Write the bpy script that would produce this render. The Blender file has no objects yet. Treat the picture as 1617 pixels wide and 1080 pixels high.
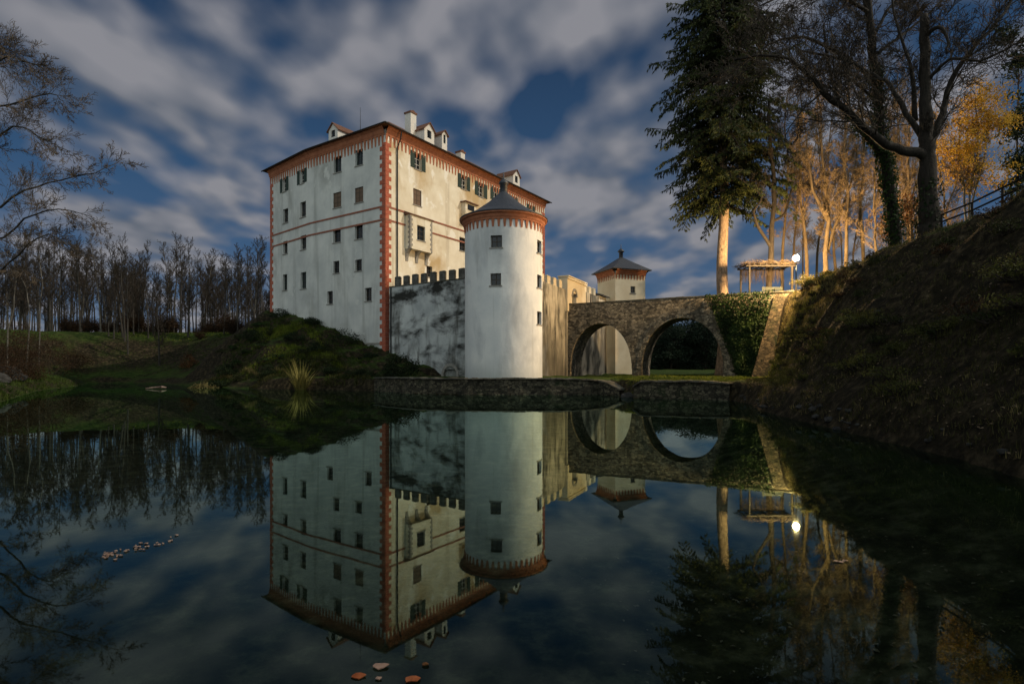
import bpy, math, random
from mathutils import Vector, Matrix, noise
R = random.Random(7)
SC = bpy.context.scene
COL = SC.collection
F_, HX, HY, CAMZ = 890.0, 808.5, 583.0, 2.2        # lens (pixels of the photo), optical centre, horizon row, eye height
CAM = Vector((0, 0, CAMZ))

# ------------------------------------------------------------------ helpers
def W(px, py, d):
    return Vector(((px - HX) * d / F_, d, CAMZ + (HY - py) * d / F_))
def sm(a, b, x):
    t = (x - a) / (b - a); t = 0 if t < 0 else 1 if t > 1 else t
    return t * t * (3 - 2 * t)
def tab(t, y):
    if y <= t[0][0]: return t[0][1]
    for (a, b), (c, d) in zip(t, t[1:]):
        if y <= c: return b + (d - b) * (y - a) / (c - a)
    return t[-1][1]
def ru(a, b): return R.uniform(a, b)
def rvec():
    while True:
        v = Vector((ru(-1, 1), ru(-1, 1), ru(-1, 1)))
        if .05 < v.length < 1: return v.normalized()

class Face:
    """vertical wall plane: plan origin P, direction u, outward normal n"""
    def __init__(s, a, b, out):
        s.P = Vector((a[0], a[1], 0)); d = Vector((b[0] - a[0], b[1] - a[1], 0)); s.L = d.length
        s.u = d.normalized(); n = Vector((s.u.y, -s.u.x, 0))
        s.n = n if n.dot(Vector((out[0], out[1], 0))) > 0 else -n
    def pt(s, u, z, d=0.0): return s.P + s.u * u + s.n * d + Vector((0, 0, z))
    def uz(s, px, py, d=0.0):
        ray = Vector(((px - HX) / F_, 1, (HY - py) / F_)); P = s.P + s.n * d
        t = s.n.dot(P - Vector((0, 0, 0))) / s.n.dot(ray) if True else 0
        q = CAM + ray * t
        return (q - P).dot(s.u), q.z

class MB:
    def __init__(s): s.v = []; s.f = []
    def add(s, vs, fs):
        b = len(s.v); s.v.extend(vs); s.f.extend(tuple(b + i for i in f) for f in fs)
    def quad(s, a, b, c, d): s.add([a, b, c, d], [(0, 1, 2, 3)])
    def box8(s, p):      # p: 8 points, bottom ring then top ring
        s.add(p, [(3, 2, 1, 0), (4, 5, 6, 7), (0, 1, 5, 4), (1, 2, 6, 5), (2, 3, 7, 6), (3, 0, 4, 7)])
    def fbox(s, f, u0, u1, z0, z1, d0, d1):
        s.box8([f.pt(u0, z0, d1), f.pt(u1, z0, d1), f.pt(u1, z0, d0), f.pt(u0, z0, d0),
                f.pt(u0, z1, d1), f.pt(u1, z1, d1), f.pt(u1, z1, d0), f.pt(u0, z1, d0)])
    def box(s, x0, x1, y0, y1, z0, z1):
        V = Vector
        s.box8([V((x0, y0, z0)), V((x1, y0, z0)), V((x1, y1, z0)), V((x0, y1, z0)),
                V((x0, y0, z1)), V((x1, y0, z1)), V((x1, y1, z1)), V((x0, y1, z1))])
    def tube(s, pts, rad, n=6, cap=True):
        if len(pts) < 2: return
        b = len(s.v); k = len(pts)
        d0 = (pts[1] - pts[0]).normalized()
        x = d0.cross(Vector((0, 0, 1)) if abs(d0.z) < .9 else Vector((1, 0, 0))).normalized()
        for i, p in enumerate(pts):
            d = (pts[min(i + 1, k - 1)] - pts[max(i - 1, 0)])
            if d.length < 1e-6: d = d0
            d.normalize(); x = (x - d * x.dot(d))
            x = x.normalized() if x.length > 1e-4 else d.orthogonal().normalized()
            y = d.cross(x); r = rad[i] if isinstance(rad, (list, tuple)) else rad
            for j in range(n):
                a = 2 * math.pi * j / n
                s.v.append(p + (x * math.cos(a) + y * math.sin(a)) * r)
        for i in range(k - 1):
            for j in range(n):
                j2 = (j + 1) % n
                s.f.append((b + i * n + j, b + i * n + j2, b + (i + 1) * n + j2, b + (i + 1) * n + j))
        if cap and n > 3:
            s.f.append(tuple(b + (k - 1) * n + j for j in range(n)))
            s.f.append(tuple(b + j for j in reversed(range(n))))
    def lathe(s, cx, cy, prof, n=48):
        b = len(s.v)
        for r, z in prof:
            for j in range(n):
                a = 2 * math.pi * j / n
                s.v.append(Vector((cx + r * math.cos(a), cy + r * math.sin(a), z)))
        for i in range(len(prof) - 1):
            for j in range(n):
                j2 = (j + 1) % n
                s.f.append((b + i * n + j, b + i * n + j2, b + (i + 1) * n + j2, b + (i + 1) * n + j))
    def leaf(s, p, size, nrm=None, asp=.6):
        nrm = nrm or rvec(); a = nrm.orthogonal().normalized()
        a = Matrix.Rotation(ru(0, 6.28), 3, nrm) @ a; b = nrm.cross(a) * asp
        s.add([p - a * size, p - b * size * .8 + nrm * size * .15, p + a * size, p + b * size * .8 + nrm * size * .15], [(0, 1, 2, 3)])
    def blade(s, p, d, w):
        q = d.cross(Vector((0, 0, 1))); q = q.normalized() * w if q.length > 1e-4 else Vector((w, 0, 0))
        m = p + d * .55 + Vector((0, 0, d.length * .08))
        s.add([p - q, p + q, m + q * .7, m - q * .7, p + d], [(0, 1, 2, 3), (3, 2, 4)])
    def build(s, name, mat, parent=None, smooth=False):
        off = Vector((0, 0, 0)); r = parent
        while r is not None and r.parent is not None: r = r.parent
        if r is not None: off = r.location
        me = bpy.data.meshes.new(name)
        me.from_pydata([v - off for v in s.v], [], s.f); me.update()
        if smooth: me.polygons.foreach_set('use_smooth', [True] * len(me.polygons))
        me.materials.append(mat)
        o = bpy.data.objects.new(name, me); COL.objects.link(o)
        if parent is not None: o.parent = parent
        return o

def tag(o, label=None, cat=None, group=None, kind=None):
    if label: o['label'] = label
    if cat: o['category'] = cat
    if group: o['group'] = group
    if kind: o['kind'] = kind
    return o
def thing(name, loc, label, cat, group=None):
    o = bpy.data.objects.new(name, None); COL.objects.link(o); o.location = loc; o.empty_display_size = .3
    return tag(o, label, cat, group)
def copy_tree(o, parent=None):
    c = o.copy(); COL.objects.link(c)
    if parent is not None: c.parent = parent
    for ch in [k for k in o.children]: copy_tree(ch, c)
    return c

# ------------------------------------------------------------------ materials
def nn(nt, typ, **kw):
    n = nt.nodes.new(typ)
    for k, v in kw.items():
        if k.startswith('i_'):
            key = k[2:]; key = int(key) if key.isdigit() else key.replace('_', ' ')
            n.inputs[key].default_value = v
        else: setattr(n, k, v)
    return n
def c4(c): return (c[0], c[1], c[2], 1)
def ramp(nt, fac, stops):
    r = nt.nodes.new('ShaderNodeValToRGB'); e = r.color_ramp.elements
    while len(e) < len(stops): e.new(.5)
    for el, (p, c) in zip(e, stops): el.position = p; el.color = c4(c)
    nt.links.new(fac, r.inputs[0]); return r.outputs[0]
def mat(name, c1, c2, scale=1.0, rough=.85, lo=.35, hi=.65, stretch=(1, 1, 1), layers=(), bump=.0, bscale=20, spec=.3, detail=6, stone=None, low_dark=None, dist=0.0):
    m = bpy.data.materials.new(name); m.use_nodes = True; nt = m.node_tree; L = nt.links
    bs = nt.nodes['Principled BSDF']; bs.inputs['Roughness'].default_value = rough; bs.inputs['Specular IOR Level'].default_value = spec
    tc = nn(nt, 'ShaderNodeTexCoord')
    def nz(sc, st, det=6, dis=0.0):
        mp = nn(nt, 'ShaderNodeMapping'); mp.inputs['Scale'].default_value = st
        L.new(tc.outputs['Object'], mp.inputs[0])
        n = nn(nt, 'ShaderNodeTexNoise'); n.inputs['Scale'].default_value = sc; n.inputs['Detail'].default_value = det
        n.inputs['Roughness'].default_value = .6; n.inputs['Distortion'].default_value = dis
        L.new(mp.outputs[0], n.inputs['Vector']); return n.outputs['Fac']
    col = ramp(nt, nz(scale, stretch, detail, dist), [(lo, c1), (hi, c2)])
    hgt = None
    if stone:
        mp = nn(nt, 'ShaderNodeMapping'); mp.inputs['Scale'].default_value = stone.get('st', (1, 1, 1.6)); L.new(tc.outputs['Object'], mp.inputs[0])
        nd = nn(nt, 'ShaderNodeTexNoise'); nd.inputs['Scale'].default_value = 1.5; L.new(mp.outputs[0], nd.inputs['Vector'])
        mx = nn(nt, 'ShaderNodeMix', data_type='RGBA'); mx.inputs[0].default_value = .12
        L.new(mp.outputs[0], mx.inputs[6]); L.new(nd.outputs['Color'], mx.inputs[7])
        v = nn(nt, 'ShaderNodeTexVoronoi', feature='DISTANCE_TO_EDGE'); v.inputs['Scale'].default_value = stone['scale']
        L.new(mx.outputs[2], v.inputs['Vector'])
        v2 = nn(nt, 'ShaderNodeTexVoronoi'); v2.inputs['Scale'].default_value = stone['scale']; L.new(mx.outputs[2], v2.inputs['Vector'])
        sp = nn(nt, 'ShaderNodeSeparateColor'); L.new(v2.outputs['Color'], sp.inputs[0])
        sc_ = ramp(nt, sp.outputs[0], [(0, stone['a']), (1, stone['b'])])
        m1 = nn(nt, 'ShaderNodeMix', data_type='RGBA', blend_type='MULTIPLY'); m1.inputs[0].default_value = 1
        L.new(sc_, m1.inputs[6]); L.new(col, m1.inputs[7])
        ed = ramp(nt, v.outputs['Distance'], [(.01, (0, 0, 0)), (.07, (1, 1, 1))])
        m2 = nn(nt, 'ShaderNodeMix', data_type='RGBA'); L.new(ed, m2.inputs[0]); m2.inputs[6].default_value = c4(stone['joint']); L.new(m1.outputs[2], m2.inputs[7])
        col = m2.outputs[2]; hgt = ed
    for (c, sc, st, l0, h0, det) in layers:
        f = ramp(nt, nz(sc, st, det, .3), [(l0, (0, 0, 0)), (h0, (1, 1, 1))])
        mx = nn(nt, 'ShaderNodeMix', data_type='RGBA'); L.new(f, mx.inputs[0]); L.new(col, mx.inputs[6]); mx.inputs[7].default_value = c4(c)
        col = mx.outputs[2]
    if low_dark:  # darker tone towards the bottom, its edge broken up by noise
        c, z0, z1 = low_dark; sp = nn(nt, 'ShaderNodeSeparateXYZ'); L.new(tc.outputs['Object'], sp.inputs[0])
        na = nn(nt, 'ShaderNodeMath', operation='MULTIPLY_ADD'); L.new(nz(.45, (1, 1, .35), 9, .4), na.inputs[0]); na.inputs[1].default_value = -(z1 - z0) * 1.6; L.new(sp.outputs[2], na.inputs[2])
        mr = nn(nt, 'ShaderNodeMapRange', interpolation_type='SMOOTHSTEP'); mr.inputs[1].default_value = z1 - (z1 - z0) * .8; mr.inputs[2].default_value = z0 - (z1 - z0) * .8; mr.inputs[3].default_value = 0; mr.inputs[4].default_value = .85; L.new(na.outputs[0], mr.inputs[0])
        mx = nn(nt, 'ShaderNodeMix', data_type='RGBA'); L.new(mr.outputs[0], mx.inputs[0]); L.new(col, mx.inputs[6]); mx.inputs[7].default_value = c4(c); col = mx.outputs[2]
    L.new(col, bs.inputs['Base Color'])
    if bump:
        bn = nn(nt, 'ShaderNodeBump'); bn.inputs['Strength'].default_value = bump; bn.inputs['Distance'].default_value = .05
        h0 = nz(bscale, (1, 1, 1), 8)
        if hgt is not None:
            ad = nn(nt, 'ShaderNodeMath', operation='ADD'); L.new(h0, ad.inputs[0]); L.new(hgt, ad.inputs[1]); h0 = ad.outputs[0]
        L.new(h0, bn.inputs['Height']); L.new(bn.outputs[0], bs.inputs['Normal'])
    return m
def leafmat(name, c1, c2, scale=.6, trans=.25, rough=.7):
    m = mat(name, c1, c2, scale, rough, detail=3, spec=.15); nt = m.node_tree
    bs = nt.nodes['Principled BSDF']; out = nt.nodes['Material Output']
    src = bs.inputs['Base Color'].links[0].from_socket
    t = nn(nt, 'ShaderNodeBsdfTranslucent'); nt.links.new(src, t.inputs[0])
    mx = nn(nt, 'ShaderNodeMixShader'); mx.inputs[0].default_value = trans
    nt.links.new(bs.outputs[0], mx.inputs[1]); nt.links.new(t.outputs[0], mx.inputs[2]); nt.links.new(mx.outputs[0], out.inputs[0])
    return m

M = {}
OCH = (.50, .37, .20)
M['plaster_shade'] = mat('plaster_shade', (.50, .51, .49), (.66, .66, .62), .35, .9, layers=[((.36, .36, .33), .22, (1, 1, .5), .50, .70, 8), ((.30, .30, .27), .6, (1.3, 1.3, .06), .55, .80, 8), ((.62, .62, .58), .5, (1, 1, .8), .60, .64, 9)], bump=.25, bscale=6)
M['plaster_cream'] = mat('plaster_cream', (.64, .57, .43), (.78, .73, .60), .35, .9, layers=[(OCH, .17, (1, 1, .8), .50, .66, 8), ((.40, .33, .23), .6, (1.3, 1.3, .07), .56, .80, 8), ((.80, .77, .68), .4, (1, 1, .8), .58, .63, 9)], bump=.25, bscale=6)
M['plaster_tower'] = mat('plaster_tower', (.66, .67, .66), (.80, .79, .75), .4, .9, layers=[((.48, .49, .49), .35, (1, 1, .45), .50, .68, 9), ((.44, .43, .40), 1.0, (1.4, 1.4, .09), .55, .80, 8)], low_dark=((.42, .43, .42), -.5, 2.6), bump=.35, bscale=4)
M['plaster_mold'] = mat('plaster_mold', (.38, .40, .40), (.58, .60, .58), .5, .95, layers=[((.16, .16, .145), .9, (1, 1, .25), .50, .68, 8), ((.030, .030, .026), .20, (.9, .9, 1.7), .475, .58, 13)], low_dark=((.16, .165, .14), -1, 2.2), bump=.5, bscale=5)
M['plaster_streak'] = mat('plaster_streak', (.46, .42, .34), (.68, .63, .52), .4, .95, layers=[((.16, .15, .12), .5, (1, 1, .4), .46, .60, 10), ((.035, .032, .028), .42, (1.6, 1.6, .24), .50, .60, 13)], low_dark=((.085, .082, .07), 1, 11), bump=.5, bscale=5)
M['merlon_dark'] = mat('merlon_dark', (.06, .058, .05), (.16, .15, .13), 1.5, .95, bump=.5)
M['plaster_gate'] = mat('plaster_gate', (.62, .52, .36), (.74, .66, .50), .4, .9, layers=[((.33, .26, .17), .8, (1.6, 1.6, .12), .60, .80, 6)], bump=.3, bscale=6)
M['terracotta'] = mat('terracotta', (.32, .11, .055), (.45, .175, .09), 2.0, .85, layers=[((.24, .09, .06), .8, (1, 1, .6), .58, .76, 6)], bump=.2, bscale=8)
M['quoin_red'] = mat('quoin_red', (.33, .08, .045), (.46, .14, .08), 3.0, .85, layers=[((.40, .22, .16), 1.1, (1, 1, 1), .60, .76, 6)], bump=.3, bscale=9)
M['roof_tile'] = mat('roof_tile', (.10, .05, .032), (.19, .09, .055), 4.0, .8, stretch=(3, 3, 1), bump=.6, bscale=8)
M['slate'] = mat('slate', (.022, .026, .034), (.05, .056, .068), 5.0, .5, stretch=(1, 1, 4), bump=.5, bscale=9, spec=.5)
M['band'] = mat('band', (.24, .09, .06), (.32, .13, .08), 3, .85)
M['frame_dark'] = mat('frame_dark', (.05, .038, .028), (.09, .065, .045), 5, .7)
M['frame_white'] = mat('frame_white', (.55, .54, .50), (.68, .66, .6), 5, .7)
M['shutter'] = mat('shutter', (.018, .035, .028), (.035, .06, .045), 6, .7, stretch=(1, 1, 9))
M['board_brown'] = mat('board_brown', (.10, .065, .045), (.17, .115, .08), 5, .8, stretch=(9, 9, 1))
M['glass'] = mat('glass', (.008, .010, .012), (.016, .02, .022), 1, .08, spec=.5)
M['iron'] = mat('iron', (.015, .015, .015), (.03, .028, .026), 5, .6)
M['stone_trim'] = mat('stone_trim', (.22, .21, .19), (.34, .32, .28), 4, .9, bump=.3)
M['bridge_stone'] = mat('bridge_stone', (.6, .6, .6), (1.15, 1.1, 1.0), .5, .95, stone=dict(scale=3.3, a=(.06, .054, .044), b=(.34, .30, .235), joint=(.055, .049, .04)), layers=[((.04, .038, .03), .5, (1, 1, .5), .50, .68, 10), ((.30, .26, .20), 1.3, (1, 1, 1), .62, .70, 8)], bump=.9, bscale=6)
M['buttress_stone'] = mat('buttress_stone', (.6, .6, .55), (1.1, 1.05, .95), .8, .95, stone=dict(scale=3.0, a=(.04, .034, .024), b=(.17, .135, .09), joint=(.03, .025, .018)), layers=[((.02, .028, .012), .6, (1, 1, .7), .50, .64, 8)], bump=1.0, bscale=6)
M['wall_stone'] = mat('wall_stone', (.55, .55, .5), (1.1, 1.05, .9), .8, .95, stone=dict(scale=3.6, a=(.03, .028, .022), b=(.16, .145, .11), joint=(.010, .010, .008)), layers=[((.02, .03, .012), .8, (1, 1, 1), .54, .68, 8)], bump=1.0, bscale=6)
M['cap_stone'] = mat('cap_stone', (.04, .04, .03), (.12, .11, .085), 1.2, .95, bump=.6, bscale=8)
M['bark'] = mat('bark', (.010, .008, .006), (.030, .024, .018), 3, .95, stretch=(4, 4, .5), bump=1.0, bscale=5)
M['bark_spruce'] = mat('bark_spruce', (.16, .115, .08), (.34, .25, .18), 3, .95, stretch=(2, 2, .7), layers=[((.08, .06, .04), 5, (1, 1, .5), .55, .7, 6)], bump=1, bscale=7)
M['bark_grey'] = mat('bark_grey', (.025, .022, .018), (.065, .058, .048), 1.2, .95, stretch=(2, 2, .5), bump=.8)
M['bark_pale'] = mat('bark_pale', (.07, .063, .052), (.16, .145, .12), 1.2, .95, stretch=(2, 2, .5), bump=.6)
M['bark_tan'] = mat('bark_tan', (.06, .044, .026), (.15, .11, .065), 1.5, .95, stretch=(2, 2, .5), bump=.8)
M['twig'] = mat('twig', (.018, .014, .010), (.045, .035, .025), .8, .95)
M['twig_brown'] = mat('twig_brown', (.022, .018, .013), (.060, .046, .034), .3, .95)
M['twig_left'] = mat('twig_left', (.05, .04, .028), (.13, .10, .07), .8, .95)
M['twig_tan'] = mat('twig_tan', (.09, .064, .035), (.22, .155, .085), .8, .95)
M['needle'] = leafmat('needle', (.018, .027, .008), (.055, .066, .020), .35, .15)
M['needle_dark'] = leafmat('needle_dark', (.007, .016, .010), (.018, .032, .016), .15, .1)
M['ivy'] = leafmat('ivy', (.008, .018, .005), (.030, .056, .014), .9, .2)
M['gold_leaf'] = leafmat('gold_leaf', (.30, .16, .015), (.62, .40, .06), .7, .35)
M['russet_leaf'] = leafmat('russet_leaf', (.07, .032, .014), (.19, .085, .03), .7, .25)
M['slope_leaf'] = leafmat('slope_leaf', (.012, .018, .005), (.045, .052, .016), 1.0, .2)
M['thicket_leaf'] = leafmat('thicket_leaf', (.018, .010, .005), (.060, .032, .014), .7, .2)
M['clump_leaf'] = leafmat('clump_leaf', (.022, .030, .007), (.12, .12, .03), 1.5, .25)
M['bush_leaf'] = leafmat('bush_leaf', (.008, .015, .006), (.022, .036, .012), .8, .2)
M['hedge_leaf'] = leafmat('hedge_leaf', (.07, .075, .015), (.20, .16, .035), .7, .3)
M['grass'] = leafmat('grass', (.02, .038, .006), (.075, .105, .018), .35, .3)
M['grass_lit'] = leafmat('grass_lit', (.07, .10, .010), (.19, .22, .03), .5, .35)  # grass colour raised to stand in for light on the terrace
M['dry_grass'] = leafmat('dry_grass', (.10, .085, .03), (.27, .22, .085), .5, .3)
M['bank_grass'] = leafmat('bank_grass', (.022, .026, .007), (.075, .072, .022), .5, .25)
M['reed'] = leafmat('reed', (.16, .14, .035), (.34, .29, .09), 1, .3)
M['dead_leaf'] = leafmat('dead_leaf', (.045, .033, .018), (.30, .22, .14), 2, .2)
M['orange_leaf'] = leafmat('orange_leaf', (.20, .05, .015), (.28, .11, .05), 3, .2)
M['float_leaf'] = leafmat('float_leaf', (.20, .13, .10), (.36, .27, .22), 3, .2)
M['rock'] = mat('rock', (.016, .016, .015), (.055, .053, .048), 2, .95, bump=1, bscale=5)
M['wood_grey'] = mat('wood_grey', (.13, .12, .10), (.26, .24, .2), 3, .9, stretch=(1, 1, 1), bump=.5)
M['wood_dark'] = mat('wood_dark', (.010, .008, .006), (.022, .017, .012), 4, .85, bump=.4)
M['bench_green'] = mat('bench_green', (.007, .010, .006), (.015, .02, .011), 4, .7)
M['vine'] = mat('vine', (.022, .015, .009), (.065, .045, .026), 3, .95)

# ground: leaf litter on slopes, grass on flats, mud under water
def ground_mat():
    m = bpy.data.materials.new('ground'); m.use_nodes = True; nt = m.node_tree; L = nt.links; bs = nt.nodes['Principled BSDF']
    bs.inputs['Roughness'].default_value = .95; bs.inputs['Specular IOR Level'].default_value = .1
    tc = nn(nt, 'ShaderNodeTexCoord'); geo = nn(nt, 'ShaderNodeNewGeometry')
    def nz(s, det=8):
        n = nn(nt, 'ShaderNodeTexNoise'); n.inputs['Scale'].default_value = s; n.inputs['Detail'].default_value = det; n.inputs['Roughness'].default_value = .65
        L.new(tc.outputs['Object'], n.inputs['Vector']); return n.outputs['Fac']
    grass = ramp(nt, nz(1.2), [(.3, (.010, .020, .003)), (.5, (.028, .050, .008)), (.72, (.068, .078, .020))])
    litter = ramp(nt, nz(2.5), [(.3, (.006, .005, .003)), (.50, (.020, .016, .009)), (.64, (.06, .046, .025)), (.72, (.11, .085, .05))])
    sx = nn(nt, 'ShaderNodeSeparateXYZ'); L.new(geo.outputs['Normal'], sx.inputs[0])
    ad = nn(nt, 'ShaderNodeMath', operation='MULTIPLY_ADD'); L.new(nz(.35), ad.inputs[0]); ad.inputs[1].default_value = .35; L.new(sx.outputs[2], ad.inputs[2])
    f = ramp(nt, ad.outputs[0], [(.0, (0, 0, 0)), (1, (1, 1, 1))])
    mr = nn(nt, 'ShaderNodeMapRange', interpolation_type='SMOOTHSTEP'); mr.inputs[1].default_value = 1.0; mr.inputs[2].default_value = 1.16; L.new(ad.outputs[0], mr.inputs[0])
    mx = nn(nt, 'ShaderNodeMix', data_type='RGBA'); L.new(mr.outputs[0], mx.inputs[0]); L.new(litter, mx.inputs[6]); L.new(grass, mx.inputs[7])
    sp = nn(nt, 'ShaderNodeSeparateXYZ'); L.new(tc.outputs['Object'], sp.inputs[0])
    m2 = nn(nt, 'ShaderNodeMapRange'); m2.inputs[1].default_value = -.75; m2.inputs[2].default_value = -.3; L.new(sp.outputs[2], m2.inputs[0])
    mud = ramp(nt, nz(1.6), [(.36, (.02, .02, .014)), (.52, (.07, .06, .038)), (.68, (.22, .18, .12))])
    mx2 = nn(nt, 'ShaderNodeMix', data_type='RGBA'); L.new(m2.outputs[0], mx2.inputs[0]); L.new(mud, mx2.inputs[6]); L.new(mx.outputs[2], mx2.inputs[7])
    L.new(mx2.outputs[2], bs.inputs['Base Color'])
    bn = nn(nt, 'ShaderNodeBump'); bn.inputs['Strength'].default_value = 1; bn.inputs['Distance'].default_value = .12
    L.new(nz(5), bn.inputs['Height']); L.new(bn.outputs[0], bs.inputs['Normal'])
    return m
M['ground'] = ground_mat()
def water_mat():
    m = bpy.data.materials.new('pond_water'); m.use_nodes = True; nt = m.node_tree; L = nt.links; nt.nodes.remove(nt.nodes['Principled BSDF'])
    out = nt.nodes['Material Output']
    tc = nn(nt, 'ShaderNodeTexCoord'); n = nn(nt, 'ShaderNodeTexNoise'); n.inputs['Scale'].default_value = .8; n.inputs['Detail'].default_value = 3
    mp = nn(nt, 'ShaderNodeMapping'); mp.inputs['Scale'].default_value = (1, .5, 1); L.new(tc.outputs['Object'], mp.inputs[0]); L.new(mp.outputs[0], n.inputs['Vector'])
    bn = nn(nt, 'ShaderNodeBump'); bn.inputs['Strength'].default_value = .04; bn.inputs['Distance'].default_value = .02; L.new(n.outputs['Fac'], bn.inputs['Height'])
    fr = nn(nt, 'ShaderNodeFresnel'); fr.inputs['IOR'].default_value = 1.34; L.new(bn.outputs[0], fr.inputs['Normal'])
    gl = nn(nt, 'ShaderNodeBsdfGlossy'); gl.inputs['Roughness'].default_value = .012; gl.inputs['Color'].default_value = (.72, .93, .84, 1); L.new(bn.outputs[0], gl.inputs['Normal'])
    tr = nn(nt, 'ShaderNodeBsdfTransparent'); tr.inputs['Color'].default_value = (.58, .70, .62, 1)
    mx = nn(nt, 'ShaderNodeMixShader'); L.new(fr.outputs[0], mx.inputs[0]); L.new(tr.outputs[0], mx.inputs[1]); L.new(gl.outputs[0], mx.inputs[2]); L.new(mx.outputs[0], out.inputs[0])
    return m
M['water'] = water_mat()
def glow(name, c, s):
    m = bpy.data.materials.new(name); m.use_nodes = True; b = m.node_tree.nodes['Principled BSDF']
    b.inputs['Emission Color'].default_value = c4(c); b.inputs['Emission Strength'].default_value = s; return m
M['lamp_glow'] = glow('lamp_glow', (1, .64, .28), 8500)
SC.cycles.caustics_reflective = False; SC.cycles.caustics_refractive = False

# ------------------------------------------------------------------ plan of the place
A, B, C, D = (-15.5, 69), (-27.6, 77.2), (-36.4, 84.9), (5.83, 100.6)
E = (-16, 118)
TW = (-.8, 54.0); TR = 3.7
shore = [(9, -8), (10.2, 6), (10.4, 11.5), (11, 14), (11.4, 17), (12, 21), (12.6, 26), (13.4, 30.5), (15, 35), (15.5, 39.5), (13, 41.6), (9.6, 42.6), (9.0, 46.2),
         (7.5, 49.2), (3.8, 48.3), (-4, 48.5), (-8, 50.1), (-13.5, 56.3), (-20, 60), (-28, 62), (-33, 66), (-42, 74), (-52, 84), (-62, 90), (-66, 88), (-60, 79), (-48, 57),
         (-31, 33.5), (-20, 15), (-14, 0), (-10, -8)]
SEG = list(zip(shore, shore[1:] + shore[:1]))
def sdist(x, y):
    ins = False; best = 1e18
    for (ax, ay), (bx, by) in SEG:
        if (ay > y) != (by > y) and x < (bx - ax) * (y - ay) / (by - ay) + ax: ins = not ins
        dx, dy = bx - ax, by - ay; t = ((x - ax) * dx + (y - ay) * dy) / (dx * dx + dy * dy); t = 0 if t < 0 else 1 if t > 1 else t
        q = (x - ax - dx * t) ** 2 + (y - ay - dy * t) ** 2
        if q < best: best = q
    d = math.sqrt(best); return -d if ins else d
MND = [(A, 4.3), (B, 8.8), (C, 10.6)]
FT = [(-10, 10.6), (12, 11.4), (26, 13.6), (30, 14.6), (35, 16.6), (40, 18.6), (46, 20.8), (52, 23.9), (56, 25.6), (60, 23.6), (66, 23.6), (76, 29), (100, 46), (400, 190)]
CT = [(-10, 22), (26, 23.4), (31, 23.4), (42, 25.4), (52, 27.2), (56, 27), (60, 25.6), (66, 26.0), (76, 33), (100, 52), (400, 230)]
def h(x, y, rough=True):
    s = sdist(x, y)
    if s <= 0:
        z = -min(1.8, .06 + -s * .30)
        return z + (noise.noise(Vector((x * .9, y * .9, 3))) * .06 if rough else 0)
    z = 1.35 * sm(-.2, .9, s) + .010 * max(0, y - 70)
    q = x / max(y, 20)
    wl = sm(-.40, -.47, q)
    if wl > 0:
        zl = .9 * sm(0, 2, s) + 8.0 * sm(1, 20, s) + .035 * max(0, y - 100)
        z = z * (1 - wl) + zl * wl
    elif y > 120: z += 6 * sm(.02, -.4, q)
    rgh = .25
    for (p, hp), (r, hr) in zip(MND, MND[1:]):
        dx, dy = r[0] - p[0], r[1] - p[1]; t = ((x - p[0]) * dx + (y - p[1]) * dy) / (dx * dx + dy * dy); t = min(1, max(0, t))
        dd = math.hypot(x - p[0] - dx * t, y - p[1] - dy * t); hz = hp + (hr - hp) * t
        zm = hz * (1 - sm(-2, 16, dd)) * sm(-.3, 4.5, s) * 1.05
        if zm > z: z = zm; rgh = 1.0
    f, c = tab(FT, y), tab(CT, y)
    if x > f - 1:
        t = (x - f) / (c - f); t = min(1, max(0, t))
        zr = z + (9.6 - z) * math.sin(t * math.pi / 2) ** 1.15 + .03 * max(0, x - c)
        if zr > z: z = zr; rgh = .3 + .8 * min(1, 4 * t * (1 - t) + .1)
    if rough:
        k = min(1, s / 2)
        z += k * rgh * (.75 * noise.fractal(Vector((x * .28, y * .28, 0)), 1, 2, 4) + .20 * noise.noise(Vector((x * 1.3, y * 1.3, 5))) + .13 * noise.noise(Vector((x * 2.9, y * 2.9, 8))))
    return z

def axis(a, b, st, far0, far1):
    out = []; v = a
    while v <= b: out.append(v); v += st
    k = st
    v = b
    while v < far1: k *= 1.22; v += k; out.append(v)
    k = st; v = a
    while v > far0: k *= 1.22; v -= k; out.insert(0, v)
    return out
def fine(v, a, b):
    o = []
    for p, q in zip(v, v[1:] + [None]):
        o.append(p)
        if q is not None and a < p < b and q - p < 1: o.append((p + q) / 2)
    return o
xs = fine(axis(-72, 42, .65, -900, 900), 9, 29); xs = fine(xs, -44, -12); ys = fine(axis(-6, 100, .65, -60, 1600), 9, 86)
g = MB(); nx = len(xs)
for y in ys:
    for x in xs: g.v.append(Vector((x, y, h(x, y))))
for j in range(len(ys) - 1):
    for i in range(nx - 1):
        a = j * nx + i; g.f.append((a, a + 1, a + nx + 1, a + nx))
tag(g.build('ground', M['ground'], smooth=True), kind='structure')
w = MB(); w.quad(Vector((-80, -20, 0)), Vector((20, -20, 0)), Vector((20, 98, 0)), Vector((-80, 98, 0)))
tag(w.build('water', M['water']), kind='structure')

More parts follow.
